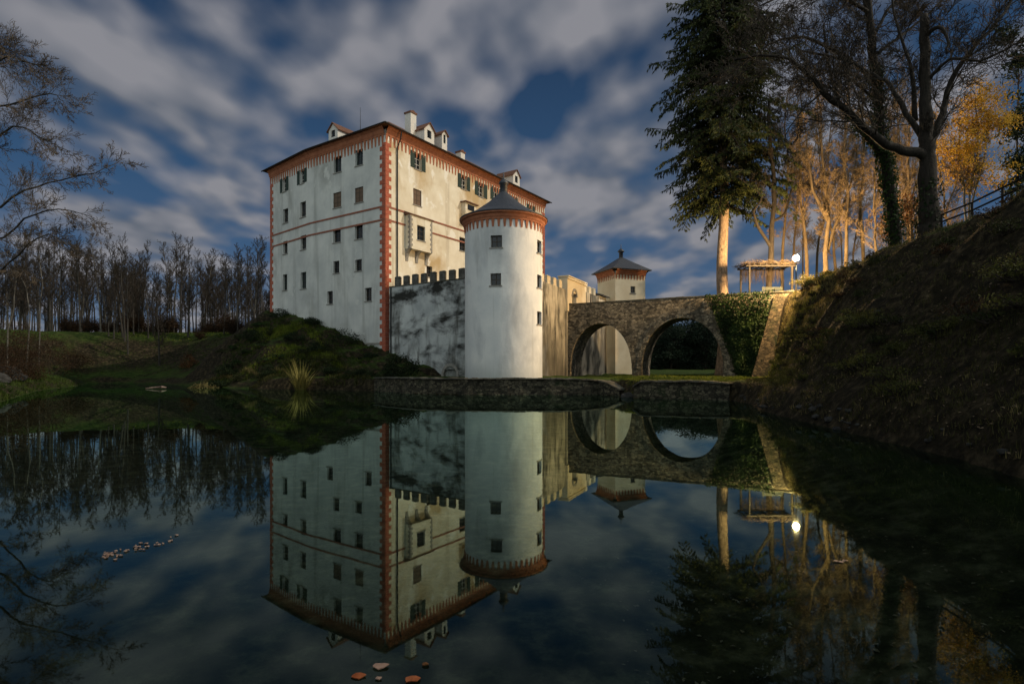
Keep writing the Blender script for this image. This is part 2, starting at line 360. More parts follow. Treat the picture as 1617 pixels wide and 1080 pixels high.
# ------------------------------------------------------------------ building helpers
def grid_wall(mb, pt, u0, u1, z0, z1, rects, rd, ustep=1e9, zstep=1e9):
    us = {u0, u1}; zs = {z0, z1}
    for (a, b, c, d) in rects: us |= {a, b}; zs |= {c, d}
    def fill(v, st):
        v = sorted(v); o = []
        for a, b in zip(v, v[1:]):
            n = max(1, math.ceil((b - a) / st)); o += [a + (b - a) * i / n for i in range(n)]
        return o + [v[-1]]
    us, zs = fill(us, ustep), fill(zs, zstep)
    idx = {}
    def vi(u, z):
        k = (u, z)
        if k not in idx: idx[k] = len(mb.v); mb.v.append(pt(u, z, 0))
        return idx[k]
    for a, b in zip(us, us[1:]):
        for c, d in zip(zs, zs[1:]):
            um, zm = (a + b) / 2, (c + d) / 2
            if any(r[0] < um < r[1] and r[2] < zm < r[3] for r in rects): continue
            mb.f.append((vi(a, c), vi(b, c), vi(b, d), vi(a, d)))
    for (a, b, c, d) in rects:
        P = [(a, c), (b, c), (b, d), (a, d)]
        for (p, q) in zip(P, P[1:] + P[:1]):
            mb.quad(pt(*q, 0), pt(*p, 0), pt(*p, -rd), pt(*q, -rd))
class Cyl:
    def __init__(s, c, r): s.c = Vector((c[0], c[1], 0)); s.r = r
    def pt(s, u, z, d=0):   # u: angle from the camera-facing side, positive to the right
        return s.c + Vector((math.sin(u), -math.cos(u), 0)) * (s.r + d) + Vector((0, 0, z))
def pbox(mb, pt, u0, u1, z0, z1, d0, d1):
    mb.box8([pt(u0, z0, d1), pt(u1, z0, d1), pt(u1, z0, d0), pt(u0, z0, d0), pt(u0, z1, d1), pt(u1, z1, d1), pt(u1, z1, d0), pt(u0, z1, d0)])
def window(parent, pt, r, rd, fm, k=1.0, cross=(1, 1), board=False, bars=False):
    u0, u1, z0, z1 = r; fw = .07 * k; fz = .07
    m = MB(); d0, d1 = -rd + .01, -rd + .07
    pbox(m, pt, u0, u0 + fw, z0, z1, d0, d1); pbox(m, pt, u1 - fw, u1, z0, z1, d0, d1)
    pbox(m, pt, u0 + fw, u1 - fw, z0, z0 + fz, d0, d1); pbox(m, pt, u0 + fw, u1 - fw, z1 - fz, z1, d0, d1)
    for i in range(cross[0]):
        c = u0 + (u1 - u0) * (i + 1) / (cross[0] + 1); pbox(m, pt, c - fw * .45, c + fw * .45, z0 + fz, z1 - fz, d0, d1 - .01)
    for i in range(cross[1]):
        c = z0 + (z1 - z0) * (i + 1) / (cross[1] + 1); pbox(m, pt, u0 + fw, u1 - fw, c - fz * .35, c + fz * .35, d0, d1 - .02)
    o = m.build('window', M[fm], parent)
    p = MB(); p.quad(pt(u0, z0, -rd + .03), pt(u1, z0, -rd + .03), pt(u1, z1, -rd + .03), pt(u0, z1, -rd + .03))
    p.build('pane' if not board else 'panel', M['glass'] if not board else M['board_brown'], o)
    s = MB(); e = .10 * k
    pbox(s, pt, u0 - e, u1 + e, z0 - .12, z0, -.02, .09)
    s.build('sill', M['stone_trim'], o)
    if bars:
        b = MB()
        for i in range(3):
            c = u0 + (u1 - u0) * (i + 1) / 4; b.tube([pt(c, z0, -.1), pt(c, z1, -.1)], .018, 4)
        for i in range(4):
            c = z0 + (z1 - z0) * (i + 1) / 5; b.tube([pt(u0, c, -.1), pt(u1, c, -.1)], .018, 4)
        b.build('grille', M['iron'], o)
    return o
def shutters(parent, pt, r, wd):
    for sgn in (-1, 1):
        m = MB(); a = r[0] - wd - .03 if sgn < 0 else r[1] + .03
        pbox(m, pt, a, a + wd, r[2], r[3], .02, .06)
        for i in range(9):
            z = r[2] + .12 + (r[3] - r[2] - .24) * i / 8.0
            pbox(m, pt, a + .06, a + wd - .06, z - .04, z + .05, .06, .085)
        m.build('shutter', M['shutter'], parent)
def px_rect(f, cx, cy, wpx, hpx, d=0):
    u, z = f.uz(cx, cy, d); ul, _ = f.uz(cx - wpx / 2, cy, d); ur, _ = f.uz(cx + wpx / 2, cy, d)
    _, zt = f.uz(cx, cy - hpx / 2, d); _, zb = f.uz(cx, cy + hpx / 2, d)
    return (min(ul, ur), max(ul, ur), zb, zt)
def cornice_teeth(mb, pt, u0, u1, zt, zlo, n, out0=.03, out1=.55, k=1.0, arch=False):
    """coved red cornice with a row of pointed drops under it; k = metres-to-u factor"""
    st = (u1 - u0) / n
    for i in range(n):
        a = u0 + st * i; w_ = st * .56
        zm = zt - (zt - zlo) * .45; c = a + w_ / 2
        d = .10
        q = [pt(a, zm, d), pt(a + w_, zm, d), pt(c + w_ * .26, zlo, .035), pt(c - w_ * .26, zlo, .035)]
        b = [pt(a, zm, 0), pt(a + w_, zm, 0), pt(c + w_ * .26, zlo, 0), pt(c - w_ * .26, zlo, 0)]
        mb.add(q + b, [(3, 2, 1, 0), (0, 1, 5, 4), (1, 2, 6, 5), (2, 3, 7, 6), (3, 0, 4, 7)])
    zm = zt - (zt - zlo) * .42
    prof = [(.02, zm - .10), (.12, zm - .10), (.14, zm + .02), (.22, zm + .15), (out1 * .6, zm + (zt - zm) * .6), (out1, zt - .12), (out1, zt)]
    ns = max(2, int(abs(u1 - u0) / (k * 2.0)) if k == 1 else 64)
    for i in range(ns):
        a, b = u0 + (u1 - u0) * i / ns, u0 + (u1 - u0) * (i + 1) / ns
        for (d0, za), (d1, zb) in zip(prof, prof[1:]):
            mb.quad(pt(a, za, d0), pt(b, za, d0), pt(b, zb, d1), pt(a, zb, d1))

# ------------------------------------------------------------------ castle
ZE = 31.9
castle = thing('castle', (A[0], A[1], 4), 'tall white plastered castle with red corner stones, red tooth cornice and brown hipped roof', 'castle')
FR = Face(A, D, (1, -1)); FL = Face(B, A, (-1, -1)); FK = Face(C, B, (-1, -1))
FB1 = Face(D, E, (1, 1)); FB2 = Face(E, C, (-1, 1))
RD = .38
# openings read off the photograph
right_w = [(660, 255, 11, 26, 'sh'), (732.5, 288, 9, 22, 'sh'), (759.5, 300, 9, 22, 'sh'), (783, 307, 8, 21, 'sh'), (810, 320, 7, 20, 'sh'), (838, 333, 6, 18, 'sh'),
           (659, 312, 13, 25, 'bo'), (731, 386, 11, 21, 'gl'), (678, 429, 9, 17, 'gl'), (720, 332, 9, 20, None)]
left_w = [(533, 260, 12, 25, 'gr'), (567, 249, 12, 25, 'gr'), (532.5, 316, 12.5, 24, 'bo'), (567, 308, 13, 24, 'bo'),
          (532, 372, 12, 22, 'gl'), (566.5, 366, 12.5, 23, 'gl'), (531, 422, 9.5, 19, 'ba'), (566, 419, 10.5, 18, 'ba'), (521, 470, 9, 20, 'gl'), (581.5, 465, 10.5, 21, 'gl')]
kink_w = [(449, 292, 6, 22, 'sh'), (477, 279, 7, 22, 'sh'), (451, 341, 8, 22, 'gl'), (478.5, 331, 9, 24, 'gl'), (450.5, 391, 7, 20, 'gl'), (479, 383, 9, 22, 'gl'), (450, 446, 7, 25, 'gr'), (479, 443, 9, 26, 'gr')]
ZW = ZE - .3
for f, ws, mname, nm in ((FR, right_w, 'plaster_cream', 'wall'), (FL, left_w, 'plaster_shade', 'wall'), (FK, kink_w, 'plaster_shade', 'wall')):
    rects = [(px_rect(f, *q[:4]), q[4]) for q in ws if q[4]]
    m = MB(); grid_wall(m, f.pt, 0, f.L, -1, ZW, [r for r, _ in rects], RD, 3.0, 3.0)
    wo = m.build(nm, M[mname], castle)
    wo['label'] = 'moonlit cream facade with ochre stains' if f is FR else 'shaded pale grey facade'
    for r, kd in rects:
        if kd == 'sh': window(castle, f.pt, r, RD, 'frame_white', cross=(1, 2)); shutters(castle, f.pt, r, (r[1] - r[0]) * .55)
        elif kd == 'bo': window(castle, f.pt, r, .14, 'frame_dark', cross=(1, 2), board=True)
        elif kd == 'ba': window(castle, f.pt, r, RD, 'frame_dark', cross=(1, 1), bars=True)
        elif kd == 'gr': window(castle, f.pt, r, RD, 'shutter', cross=(1, 1))
        else: window(castle, f.pt, r, RD, 'frame_dark', cross=(1, 2))
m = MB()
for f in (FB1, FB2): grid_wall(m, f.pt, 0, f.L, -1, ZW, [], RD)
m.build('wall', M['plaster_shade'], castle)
# string courses
m = MB()
for zy in (331.0, 351.5):
    z = FR.uz(626, zy)[1]
    m.fbox(FR, .02, FR.L, z - .11, z + .11, 0, .07)
    m.fbox(FL, 0, FL.L - .02, z - .11, z + .11, 0, .07); m.fbox(FK, 0, FK.L, z - .11, z + .11, 0, .07)
m.build('string_course', M['band'], castle)
# cornice
m = MB(); zc = ZE - 2.15
cornice_teeth(m, FR.pt, 0, FR.L, ZE, zc, 58); cornice_teeth(m, FL.pt, 0, FL.L, ZE, zc, 23); cornice_teeth(m, FK.pt, 0, FK.L, ZE, zc, 18)
m.build('cornice', M['terracotta'], castle)
# quoins
def quoins(fa, ua, sa, fb, ub, sb, z0, z1, name='quoin'):
    m = MB(); z = z0; i = 0; hb = .52
    while z < z1 - .1:
        t = min(z + hb, z1)
        for f, u, s, ph in ((fa, ua, sa, 0), (fb, ub, sb, 1)):
            wd = .95 if (i + ph) % 2 else .55
            a, b = sorted((u, u + s * wd)); p = .045 + .006 * (i % 3)
            m.fbox(f, a, b, z + .012, t - .012, -.05, p)
        m.box(0, 0, 0, 0, 0, 0) if False else None
        z = t; i += 1
    return m.build(name, M['quoin_red'], castle)
quoins(FR, 0, 1, FL, FL.L, -1, 2, zc + .25)
quoins(FK, 0, 1, FB2, FB2.L, -1, 5, zc + .25)
quoins(FR, FR.L, -1, FB1, 0, 1, 5, zc + .25)
# roof: hipped rings
poly = [A, D, E, C, B]
def inset(poly, k):
    out = []; n = len(poly); cx = sum(p[0] for p in poly) / n; cy = sum(p[1] for p in poly) / n
    ln = []
    for p, q in zip(poly, poly[1:] + poly[:1]):
        d = Vector((q[0] - p[0], q[1] - p[1])).normalized(); nv = Vector((-d.y, d.x))
        if nv.dot(Vector((cx - p[0], cy - p[1]))) < 0: nv = -nv
        ln.append((Vector(p) + nv * k, d))
    for i in range(n):
        (p, d), (q, e) = ln[i - 1], ln[i]
        den = d.x * e.y - d.y * e.x; t = ((q.x - p.x) * e.y - (q.y - p.y) * e.x) / den
        v = p + d * t; out.append((v.x, v.y))
    return out
m = MB(); rings = [(-.85, ZE - .02), (-.88, ZE + .10), (.6, ZE + .75), (5, ZE + 3.6), (11, ZE + 7.3)]
n = len(poly); base = 0
for k, z in rings:
    for p in inset(poly, k): m.v.append(Vector((p[0], p[1], z)))
for i in range(len(rings) - 1):
    for j in range(n): m.f.append((i * n + j, i * n + (j + 1) % n, (i + 1) * n + (j + 1) % n, (i + 1) * n + j))
m.f.append(tuple((len(rings) - 1) * n + j for j in range(n)))
m.f.append(tuple(range(n)))
roof = m.build('roof', M['roof_tile'], castle)
m = MB()
for f, a, b in ((FR, -.9, FR.L + .9), (FL, 0, FL.L + .9), (FK, -.9, FK.L)):
    m.tube([f.pt(a, ZE + .02, .93), f.pt(b, ZE + .02, .93)], .09, 6)
m.build('gutter', M['iron'], castle)
def chimney(px, yt, yb, f, back, wd, wm='frame_white'):
    u, z1 = f.uz(px, yt, -back); _, z0 = f.uz(px, yb, -back)
    m = MB(); m.fbox(f, u - wd, u + wd, z0 - 2, z1 - .35, -back - wd * 2, -back); o = m.build('chimney', M[wm], roof)
    c = MB(); c.fbox(f, u - wd - .1, u + wd + .1, z1 - .35, z1 - .12, -back - wd * 2 - .1, -back + .1)
    a = [f.pt(u - wd, z1 - .12, -back), f.pt(u + wd, z1 - .12, -back), f.pt(u + wd, z1 - .12, -back - 2 * wd), f.pt(u - wd, z1 - .12, -back - 2 * wd)]
    r0, r1 = f.pt(u, z1 + .15, -back), f.pt(u, z1 + .15, -back - 2 * wd)
    c.add(a + [r0, r1], [(0, 1, 4), (1, 2, 5, 4), (2, 3, 5), (3, 0, 4, 5)])
    k = c.build('chimney', M['roof_tile'], roof) if False else c.build('chimney_cap', M['roof_tile'], castle)
chimney(653, 176, 206, FR, 3.2, .55)
chimney(731, 238, 248, FR, 4.0, .5)
def dormer(px, yt, yb, f, back, wd, depth=4.0):
    u, z1 = f.uz(px, yt, -back); _, z0 = f.uz(px, yb, -back); zs = z1 - wd * .95
    dm = MB(); p = lambda a, z, d: f.pt(u + a, z, -back - d)
    z0 -= .8
    r = (-wd * .42, wd * .42, z0 + 1.25, zs - .05)
    grid_wall(dm, p and (lambda a, z, d: f.pt(u + a, z, -back + d)), -wd, wd, z0, zs, [r], .15)
    dm.quad(p(wd, z0, 0), p(wd, z0, depth), p(wd, zs, depth), p(wd, zs, 0)); dm.quad(p(-wd, z0, depth), p(-wd, z0, 0), p(-wd, zs, 0), p(-wd, zs, depth))
    dm.add([p(-wd, zs, 0), p(wd, zs, 0), p(0, z1, 0)], [(0, 1, 2)])
    o = dm.build('dormer', M['frame_white'], castle)
    rf = MB(); e = .22; t = .12
    for s in (-1, 1):
        a0, a1 = p(s * (wd + e), zs - e * .95, -e), p(0, z1, -e); b0, b1 = p(s * (wd + e), zs - e * .95, depth), p(0, z1, depth)
        up = Vector((0, 0, t)); rf.box8([a0, a1, b1, b0, a0 + up, a1 + up, b1 + up, b0 + up])
    rf.build('dormer_roof', M['roof_tile'], o)
    wn = MB(); q = lambda a, z, d: f.pt(u + a, z, -back + d)
    pbox(wn, q, r[0], r[1], r[2], r[2] + .06, -.14, -.08); pbox(wn, q, r[0], r[1], r[3] - .06, r[3], -.14, -.08); pbox(wn, q, -.03, .03, r[2] + .06, r[3] - .06, -.14, -.08)
    pbox(wn, q, r[0], r[1], r[2] + .06, r[3] - .06, -.16, -.15)
    wn.build('dormer_window', M['glass'], o)
dormer(678, 195, 224, FR, 1.6, 1.0); dormer(702, 207, 232, FR, 1.6, .55, 3.4); dormer(815.5, 269, 293, FR, 1.5, 1.0)
dormer(526, 195, 222, FL, 1.6, .95)
m = MB(); u, z = FL.uz(569, 170, -4); m.tube([FL.pt(u, ZE + 2, -4), FL.pt(u, z, -4)], [.05, .02], 5); m.build('antenna', M['iron'], castle)
# downpipe
m = MB(); u1 = FR.uz(627.5, 300, .15)[0]
m.tube([FR.pt(u1, ZE - .2, .85), FR.pt(u1, ZE - 1.0, .75), FR.pt(u1, ZE - 2.0, .16), FR.pt(u1, 12.0, .16)], .085, 8)
m.build('downpipe', M['iron'], castle)
# oriel bay
OD = .9
ul, zt = FR.uz(648, 341, OD); ur = FR.uz(682.5, 352, OD)[0]; zb = FR.uz(665, 396, OD)[1]; zt = FR.uz(665, 344, OD)[1]
rw = px_rect(FR, 665, 368.5, 12.5, 23, OD)
m = MB(); grid_wall(m, lambda a, z, d: FR.pt(a, z, OD + d), ul, ur, zb, zt, [rw], .3)
m.quad(FR.pt(ul, zb, 0), FR.pt(ul, zb, OD), FR.pt(ul, zt, OD), FR.pt(ul, zt, 0)); m.quad(FR.pt(ur, zb, OD), FR.pt(ur, zb, 0), FR.pt(ur, zt, 0), FR.pt(ur, zt, OD))
m.quad(FR.pt(ul, zb, 0), FR.pt(ur, zb, 0), FR.pt(ur, zb, OD), FR.pt(ul, zb, OD))
ori = m.build('oriel', M['plaster_cream'], castle)
m = MB(); e = .18
m.box8([FR.pt(ul - e, zt, OD + e), FR.pt(ur + e, zt, OD + e), FR.pt(ur + e, zt, 0), FR.pt(ul - e, zt, 0), FR.pt(ul - e, zt + .12, OD + e), FR.pt(ur + e, zt + .12, OD + e), FR.pt(ur + e, zt + .55, .0), FR.pt(ul - e, zt + .55, .0)])
m.build('oriel_roof', M['roof_tile'], ori)
m = MB(); m2 = MB(); i = 0; z = zb
while z < zt - .2:
    wd = .42 if i % 2 else .22
    m.fbox(FR, ul, ul + wd, z + .01, z + .30, OD - .02, OD + .04); m2.fbox(FR, ur - wd, ur, z + .01, z + .30, OD - .02, OD + .04)
    m.fbox(FR, ul - .04, ul, z + .01, z + .30, OD - (.4 if i % 2 == 0 else .2), OD + .04)
    z += .32; i += 1
m.build('oriel_quoin', M['stone_trim'], ori); m2.build('oriel_quoin', M['stone_trim'], ori)
for k in range(3):
    m = MB(); uc = ul + .25 + (ur - ul - .5) * k / 2; pr = []
    for j in range(9):
        a = j / 8 * math.pi / 2; pr.append((OD * (1 - math.sin(a) * .92), zb - 1.25 * (1 - math.cos(a)) - .02 - .25 * j / 8))
    for (d0, za), (d1, zb_) in zip(pr, pr[1:]):
        m.box8([FR.pt(uc - .22, zb_, d1), FR.pt(uc + .22, zb_, d1), FR.pt(uc + .22, zb_, 0), FR.pt(uc - .22, zb_, 0), FR.pt(uc - .22, za, d0), FR.pt(uc + .22, za, d0), FR.pt(uc + .22, za, 0), FR.pt(uc - .22, za, 0)])
    m.build('corbel', M['stone_trim'], ori)
window(castle, lambda a, z, d: FR.pt(a, z, OD + d), rw, .3, 'frame_dark', cross=(1, 2))
# little roofed box bay beside the tower
u0 = FR.uz(735, 330, .8)[0]; u2 = FR.uz(752, 330, .8)[0]; zb = FR.uz(743, 338, .8)[1]; zt = FR.uz(743, 322, .8)[1]
m = MB(); m.fbox(FR, u0, u2, zb - 1.2, zt, 0, .8); bx_ = m.build('box_bay', M['plaster_cream'], castle)
m = MB(); m.fbox(FR, u0 - .25, u2 + .25, zt, zt + .14, 0, 1.1); m.build('bay_roof', M['roof_tile'], bx_)
m = MB(); m.fbox(FR, u0 + .5, u2 - .5, zt - 1.0, zt - .2, .8, .82); m.build('bay_window', M['glass'], bx_)
# foot ledge of the left facade
m = MB(); ua, za = FL.uz(565, 543); m.fbox(FL, FL.L - 9, FL.L - .95, 5.3, 5.5, 0, .12); m.build('ledge', M['stone_trim'], castle)

# ------------------------------------------------------------------ round tower
tower = thing('round_tower', (TW[0], TW[1], 1.3), 'white round tower with red scalloped cornice and dark conical roof standing at the water', 'tower')
CY = Cyl(TW, TR)
def tz(py, d=TW[1]): return CAMZ + (HY - py) * d / F_
def tu(px): return math.asin(max(-.99, min(.99, (px - 796.0) / 61.5)))
fz = TW[1] - TR
wins = []
for px, py, wp, hp in ((786, 381, 17, 19), (785, 441, 16, 19)):
    wins.append((tu(px - wp / 2), tu(px + wp / 2), tz(py + hp / 2, fz), tz(py - hp / 2, fz)))
for py in (392, 446, 503):
    a = tu(852.5); wins.append((a - .16, a + .16, tz(py + 10, TW[1] - 1), tz(py - 10, TW[1] - 1)))
ZT = 16.3
m = MB(); grid_wall(m, CY.pt, -math.pi, math.pi, .5, ZT - .2, wins, .35, .085, 1.5)
m.build('wall', M['plaster_tower'], tower, True)
for r in wins: window(tower, CY.pt, r, .30, 'frame_dark', k=1 / TR, cross=(1, 1))
m = MB(); cornice_teeth(m, CY.pt, -math.pi, math.pi, ZT, ZT - 1.35, 44, out1=.45, k=1 / TR)
m.build('cornice', M['terracotta'], tower)
m = MB(); m.lathe(TW[0], TW[1], [(TR - .2, ZT - .02), (TR + .52, ZT), (TR + .54, ZT + .08), (2.9, ZT + .72), (1.5, ZT + 1.75), (.4, ZT + 2.75), (.36, ZT + 2.8)], 40)
tr = m.build('roof', M['slate'], tower)
m = MB(); m.lathe(TW[0], TW[1], [(.36, ZT + 2.5), (.36, ZT + 3.55), (.46, ZT + 3.6), (.46, ZT + 3.75), (.25, ZT + 4.0), (.08, ZT + 4.1), (.05, ZT + 4.65), (.01, ZT + 4.75)], 16)
m.build('finial', M['slate'], tr, True)

# ------------------------------------------------------------------ curtain walls
FW = Face((-14.9, 68.5), (2.0, 57.0), (-1, -1)); RW = Face((2.0, 57.0), (13.6, 81.0), (1, -1))
def thick(mb, f, u0, u1, z0, z1, t=.9): mb.fbox(f, u0, u1, z0, z1, -t, 0)
cw = thing('curtain_wall', (-8, 64, 1.3), 'pale curtain wall blotched with black mould, between castle corner and round tower', 'wall')
m = MB(); ZF = 12.25
niche_u, nz_ = FW.uz(711, 592); 
nr = (niche_u - .95, niche_u + .95, .5, 2.2)
grid_wall(m, FW.pt, 0, FW.L, .3, ZF, [nr], .35, 2, 2)
m.quad(FW.pt(0, ZF, 0), FW.pt(FW.L, ZF, 0), FW.pt(FW.L, ZF, -.9), FW.pt(0, ZF, -.9)); m.quad(FW.pt(FW.L, .3, -.9), FW.pt(0, .3, -.9), FW.pt(0, ZF, -.9), FW.pt(FW.L, ZF, -.9))
m.quad(FW.pt(nr[0], .5, -.35), FW.pt(nr[1], .5, -.35), FW.pt(nr[1], 2.2, -.35), FW.pt(nr[0], 2.2, -.35))
m.build('wall', M['plaster_mold'], cw)
m = MB()   # arched surround of the blocked niche
for i in range(12):
    a0, a1 = math.pi * i / 12, math.pi * (i + 1) / 12
    for r0, r1 in ((.95, 1.25),):
        P = [(niche_u + r * math.cos(a), 1.55 + r * math.sin(a) * 1.05) for r, a in ((r0, a0), (r1, a0), (r1, a1), (r0, a1))]
        m.box8([FW.pt(u, z, .08) for u, z in P] + [FW.pt(u, z, -.30) for u, z in P])
for s in (-1, 1): m.fbox(FW, *sorted((niche_u + s * .95, niche_u + s * 1.25)), .6, 1.55, -.3, .08)
m.build('arch_surround', M['stone_trim'], cw)
def merlons(f, u0, u1, z0, parent, mname, wd=.80, gap=.62, hh=1.0, cap=True):
    u = u0
    while u + wd <= u1:
        m = MB(); v = ru(-.04, .04); m.fbox(f, u, u + wd, z0 - .01, z0 + hh + v, -.36, -.02)
        m.box8([f.pt(u - .02, z0 + hh + v, .02), f.pt(u + wd + .02, z0 + hh + v, .02), f.pt(u + wd + .02, z0 + hh + v, -.40), f.pt(u - .02, z0 + hh + v, -.40),
                f.pt(u + .1, z0 + hh + v + .12, -.1), f.pt(u + wd - .1, z0 + hh + v + .12, -.1), f.pt(u + wd - .1, z0 + hh + v + .12, -.30), f.pt(u + .1, z0 + hh + v + .12, -.30)])
        m.build('merlon', M[mname], parent)
        u += wd + gap
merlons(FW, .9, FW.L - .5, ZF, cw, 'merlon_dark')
m = MB(); m.fbox(FW, 0, FW.L, ZF - .14, ZF - .02, 0, .07); m.build('coping', M['cap_stone'], cw)
m = MB(); m.tube([FW.pt(.35, 12.2, .12), FW.pt(.35, 2.0, .12)], .08, 8); m.build('downpipe', M['iron'], cw)

rw_ = thing('curtain_wall', (8, 69, 1.3), 'black streaked yellow curtain wall with battlements and gate block where the bridge lands', 'wall')
ug0 = RW.uz(893, 450)[0]; ug1 = RW.uz(922, 450)[0]
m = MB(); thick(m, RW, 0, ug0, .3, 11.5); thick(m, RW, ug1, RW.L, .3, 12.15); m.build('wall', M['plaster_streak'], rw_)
m = MB(); un = RW.uz(907, 470, .25)[0]; r = (un - .75, un + .75, 9.2, 11.3)
grid_wall(m, lambda a, z, d: RW.pt(a, z, .25 + d), ug0, ug1, 9.0, 13.0, [r], .5)
m.quad(RW.pt(ug0, 9, -.9), RW.pt(ug0, 9, .25), RW.pt(ug0, 13, .25), RW.pt(ug0, 13, -.9)); m.quad(RW.pt(ug1, 9, .25), RW.pt(ug1, 9, -.9), RW.pt(ug1, 13, -.9), RW.pt(ug1, 13, .25))
m.quad(RW.pt(ug0, 13, .25), RW.pt(ug1, 13, .25), RW.pt(ug1, 13, -.9), RW.pt(ug0, 13, -.9)); m.quad(RW.pt(ug1, 9, -.9), RW.pt(ug0, 9, -.9), RW.pt(ug0, 13, -.9), RW.pt(ug1, 13, -.9))
m.build('gate_block', M['plaster_gate'], rw_)
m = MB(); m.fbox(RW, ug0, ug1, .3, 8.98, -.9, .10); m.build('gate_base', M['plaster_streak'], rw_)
m = MB(); m.fbox(RW, ug0 - .1, ug1 + .1, 12.75, 12.95, .25, .42); m.fbox(RW, ug0 - .1, ug1 + .1, 13.0, 13.14, -.95, .45); m.build('gate_cornice', M['plaster_gate'], rw_)
m = MB(); m.fbox(RW, r[0], r[1], r[2], r[3], -.30, -.24); m.build('gate_door', M['wood_dark'], rw_)
m = MB()
for i in range(10):
    a0, a1 = math.pi * i / 10, math.pi * (i + 1) / 10
    P = [(un + q * math.cos(a), 10.9 + q * math.sin(a)) for q, a in ((.7, a0), (.98, a0), (.98, a1), (.7, a1))]
    m.box8([RW.pt(u, z, .36) for u, z in P] + [RW.pt(u, z, .2) for u, z in P])
m.build('gate_arch', M['stone_trim'], rw_)
merlons(RW, .6, ug0 - .3, 11.5, rw_, 'plaster_gate', .9, .9, .8); merlons(RW, ug1 + .3, RW.L - 4.0, 12.15, rw_, 'plaster_gate', .9, 1.0, .8)
ua = RW.L - 3.6
m = MB(); m.fbox(RW, ua, RW.L - .3, 12.1, 12.35, -1.2, 0); wl_ = m.build('lean_to', M['plaster_gate'], rw_)
m = MB(); m.box8([RW.pt(ua - .2, 12.35, .5), RW.pt(RW.L - .1, 12.35, .5), RW.pt(RW.L - .1, 12.6, -1.3), RW.pt(ua - .2, 12.6, -1.3), RW.pt(ua - .2, 12.5, .5), RW.pt(RW.L - .1, 12.5, .5), RW.pt(RW.L - .1, 12.95, -1.3), RW.pt(ua - .2, 12.95, -1.3)])
m.build('lean_to_roof', M['slate'], wl_)

# ------------------------------------------------------------------ square tower
K0 = (14.67, 80.0); ud = Vector((.932, .362)); vd = Vector((-.362, .932)); S = 5.0
K1 = (K0[0] + ud.x * S, K0[1] + ud.y * S); K3 = (K0[0] + vd.x * S, K0[1] + vd.y * S); K2 = (K1[0] + vd.x * S, K1[1] + vd.y * S)
st = thing('square_tower', (K0[0], K0[1], 1.3), 'small square cream tower with red tooth cornice and dark pyramid roof beyond the bridge', 'tower')
QF = Face(K0, K1, (1, -1)); QL = Face(K3, K0, (-1, -1)); QR = Face(K1, K2, (1, .3)); QB = Face(K2, K3, (-1, 1))
ZQ = CAMZ + 158 * 80 / F_
r = px_rect(QF, 999.5, 457.5, 7.5, 10.5)
m = MB(); grid_wall(m, QF.pt, 0, S, .3, ZQ - .2, [r], .3, 2, 2)
for f in (QL, QR, QB): grid_wall(m, f.pt, 0, S, .3, ZQ - .2, [], .3, 2, 2)
m.build('wall', M['plaster_gate'], st); window(st, QF.pt, r, .25, 'frame_dark', cross=(1, 1))
m = MB()
for f in (QF, QL, QR, QB): cornice_teeth(m, f.pt, 0, S, ZQ, ZQ - 1.35, 10, out1=.5)
m.build('cornice', M['terracotta'], st)
cen = Vector(((K0[0] + K2[0]) / 2, (K0[1] + K2[1]) / 2, 0)); m = MB(); rg = []
for hw, z in ((S / 2 + .1, ZQ - .02), (S / 2 + .68, ZQ), (S / 2 + .70, ZQ + .1), (1.4, ZQ + 1.35), (.28, ZQ + 2.2)):
    rg.append([cen + Vector((ud.x * a * hw + vd.x * b * hw, ud.y * a * hw + vd.y * b * hw, z)) for a, b in ((-1, -1), (1, -1), (1, 1), (-1, 1))])
for r_ in rg: m.v.extend(r_)
for i in range(4):
    for j in range(4): m.f.append((i * 4 + j, i * 4 + (j + 1) % 4, i * 4 + 4 + (j + 1) % 4, i * 4 + 4 + j))
qr = m.build('roof', M['slate'], st)
m = MB(); m.lathe(cen.x, cen.y, [(.30, ZQ + 2.0), (.30, ZQ + 3.0), (.5, ZQ + 3.1), (.5, ZQ + 3.2), (.2, ZQ + 3.5), (.06, ZQ + 3.6), (.04, ZQ + 4.2), (.01, ZQ + 4.25)], 12); m.build('finial', M['slate'], qr, True)

# ------------------------------------------------------------------ bridge
BF = Face((6.3, 66.4), (27.6, 54.8), (-1, -1)); BT = 3.6; ZD = 9.75
a1 = (BF.uz(900, 560)[0], BF.uz(998, 560)[0], 7.45); a2 = (BF.uz(1013, 560)[0], BF.uz(1143, 560)[0], 7.7)
def arch_z(u):
    for (s, e, top) in (a1, a2):
        if s < u < e:
            c, rr = (s + e) / 2, (e - s) / 2; hh = top - 2.2
            return 2.2 + hh * math.sqrt(max(0, 1 - ((u - c) / rr) ** 2)) ** .95
    return None
bridge = thing('stone_bridge', (16, 61, 1.3), 'old two arched rubble stone bridge leading to the castle gate', 'bridge')
us = [0.0]
for (s, e, _) in (a1, a2):
    us += [s] + [(s + e) / 2 - (e - s) / 2 * math.cos(math.pi * i / 28) for i in range(1, 28)] + [e]
us += [BF.L * .93, BF.L]
m = MB()
for a, b in zip(us, us[1:]):
    za, zb = arch_z(a), arch_z(b); mid = arch_z((a + b) / 2); op = mid is not None
    za = (za if za is not None else 2.2) if op else .2; zb = (zb if zb is not None else 2.2) if op else .2
    m.quad(BF.pt(a, za, 0), BF.pt(b, zb, 0), BF.pt(b, ZD, 0), BF.pt(a, ZD, 0)); m.quad(BF.pt(b, zb, -BT), BF.pt(a, za, -BT), BF.pt(a, ZD, -BT), BF.pt(b, ZD, -BT))
    if op: m.quad(BF.pt(a, za, -BT), BF.pt(b, zb, -BT), BF.pt(b, zb, 0), BF.pt(a, za, 0))
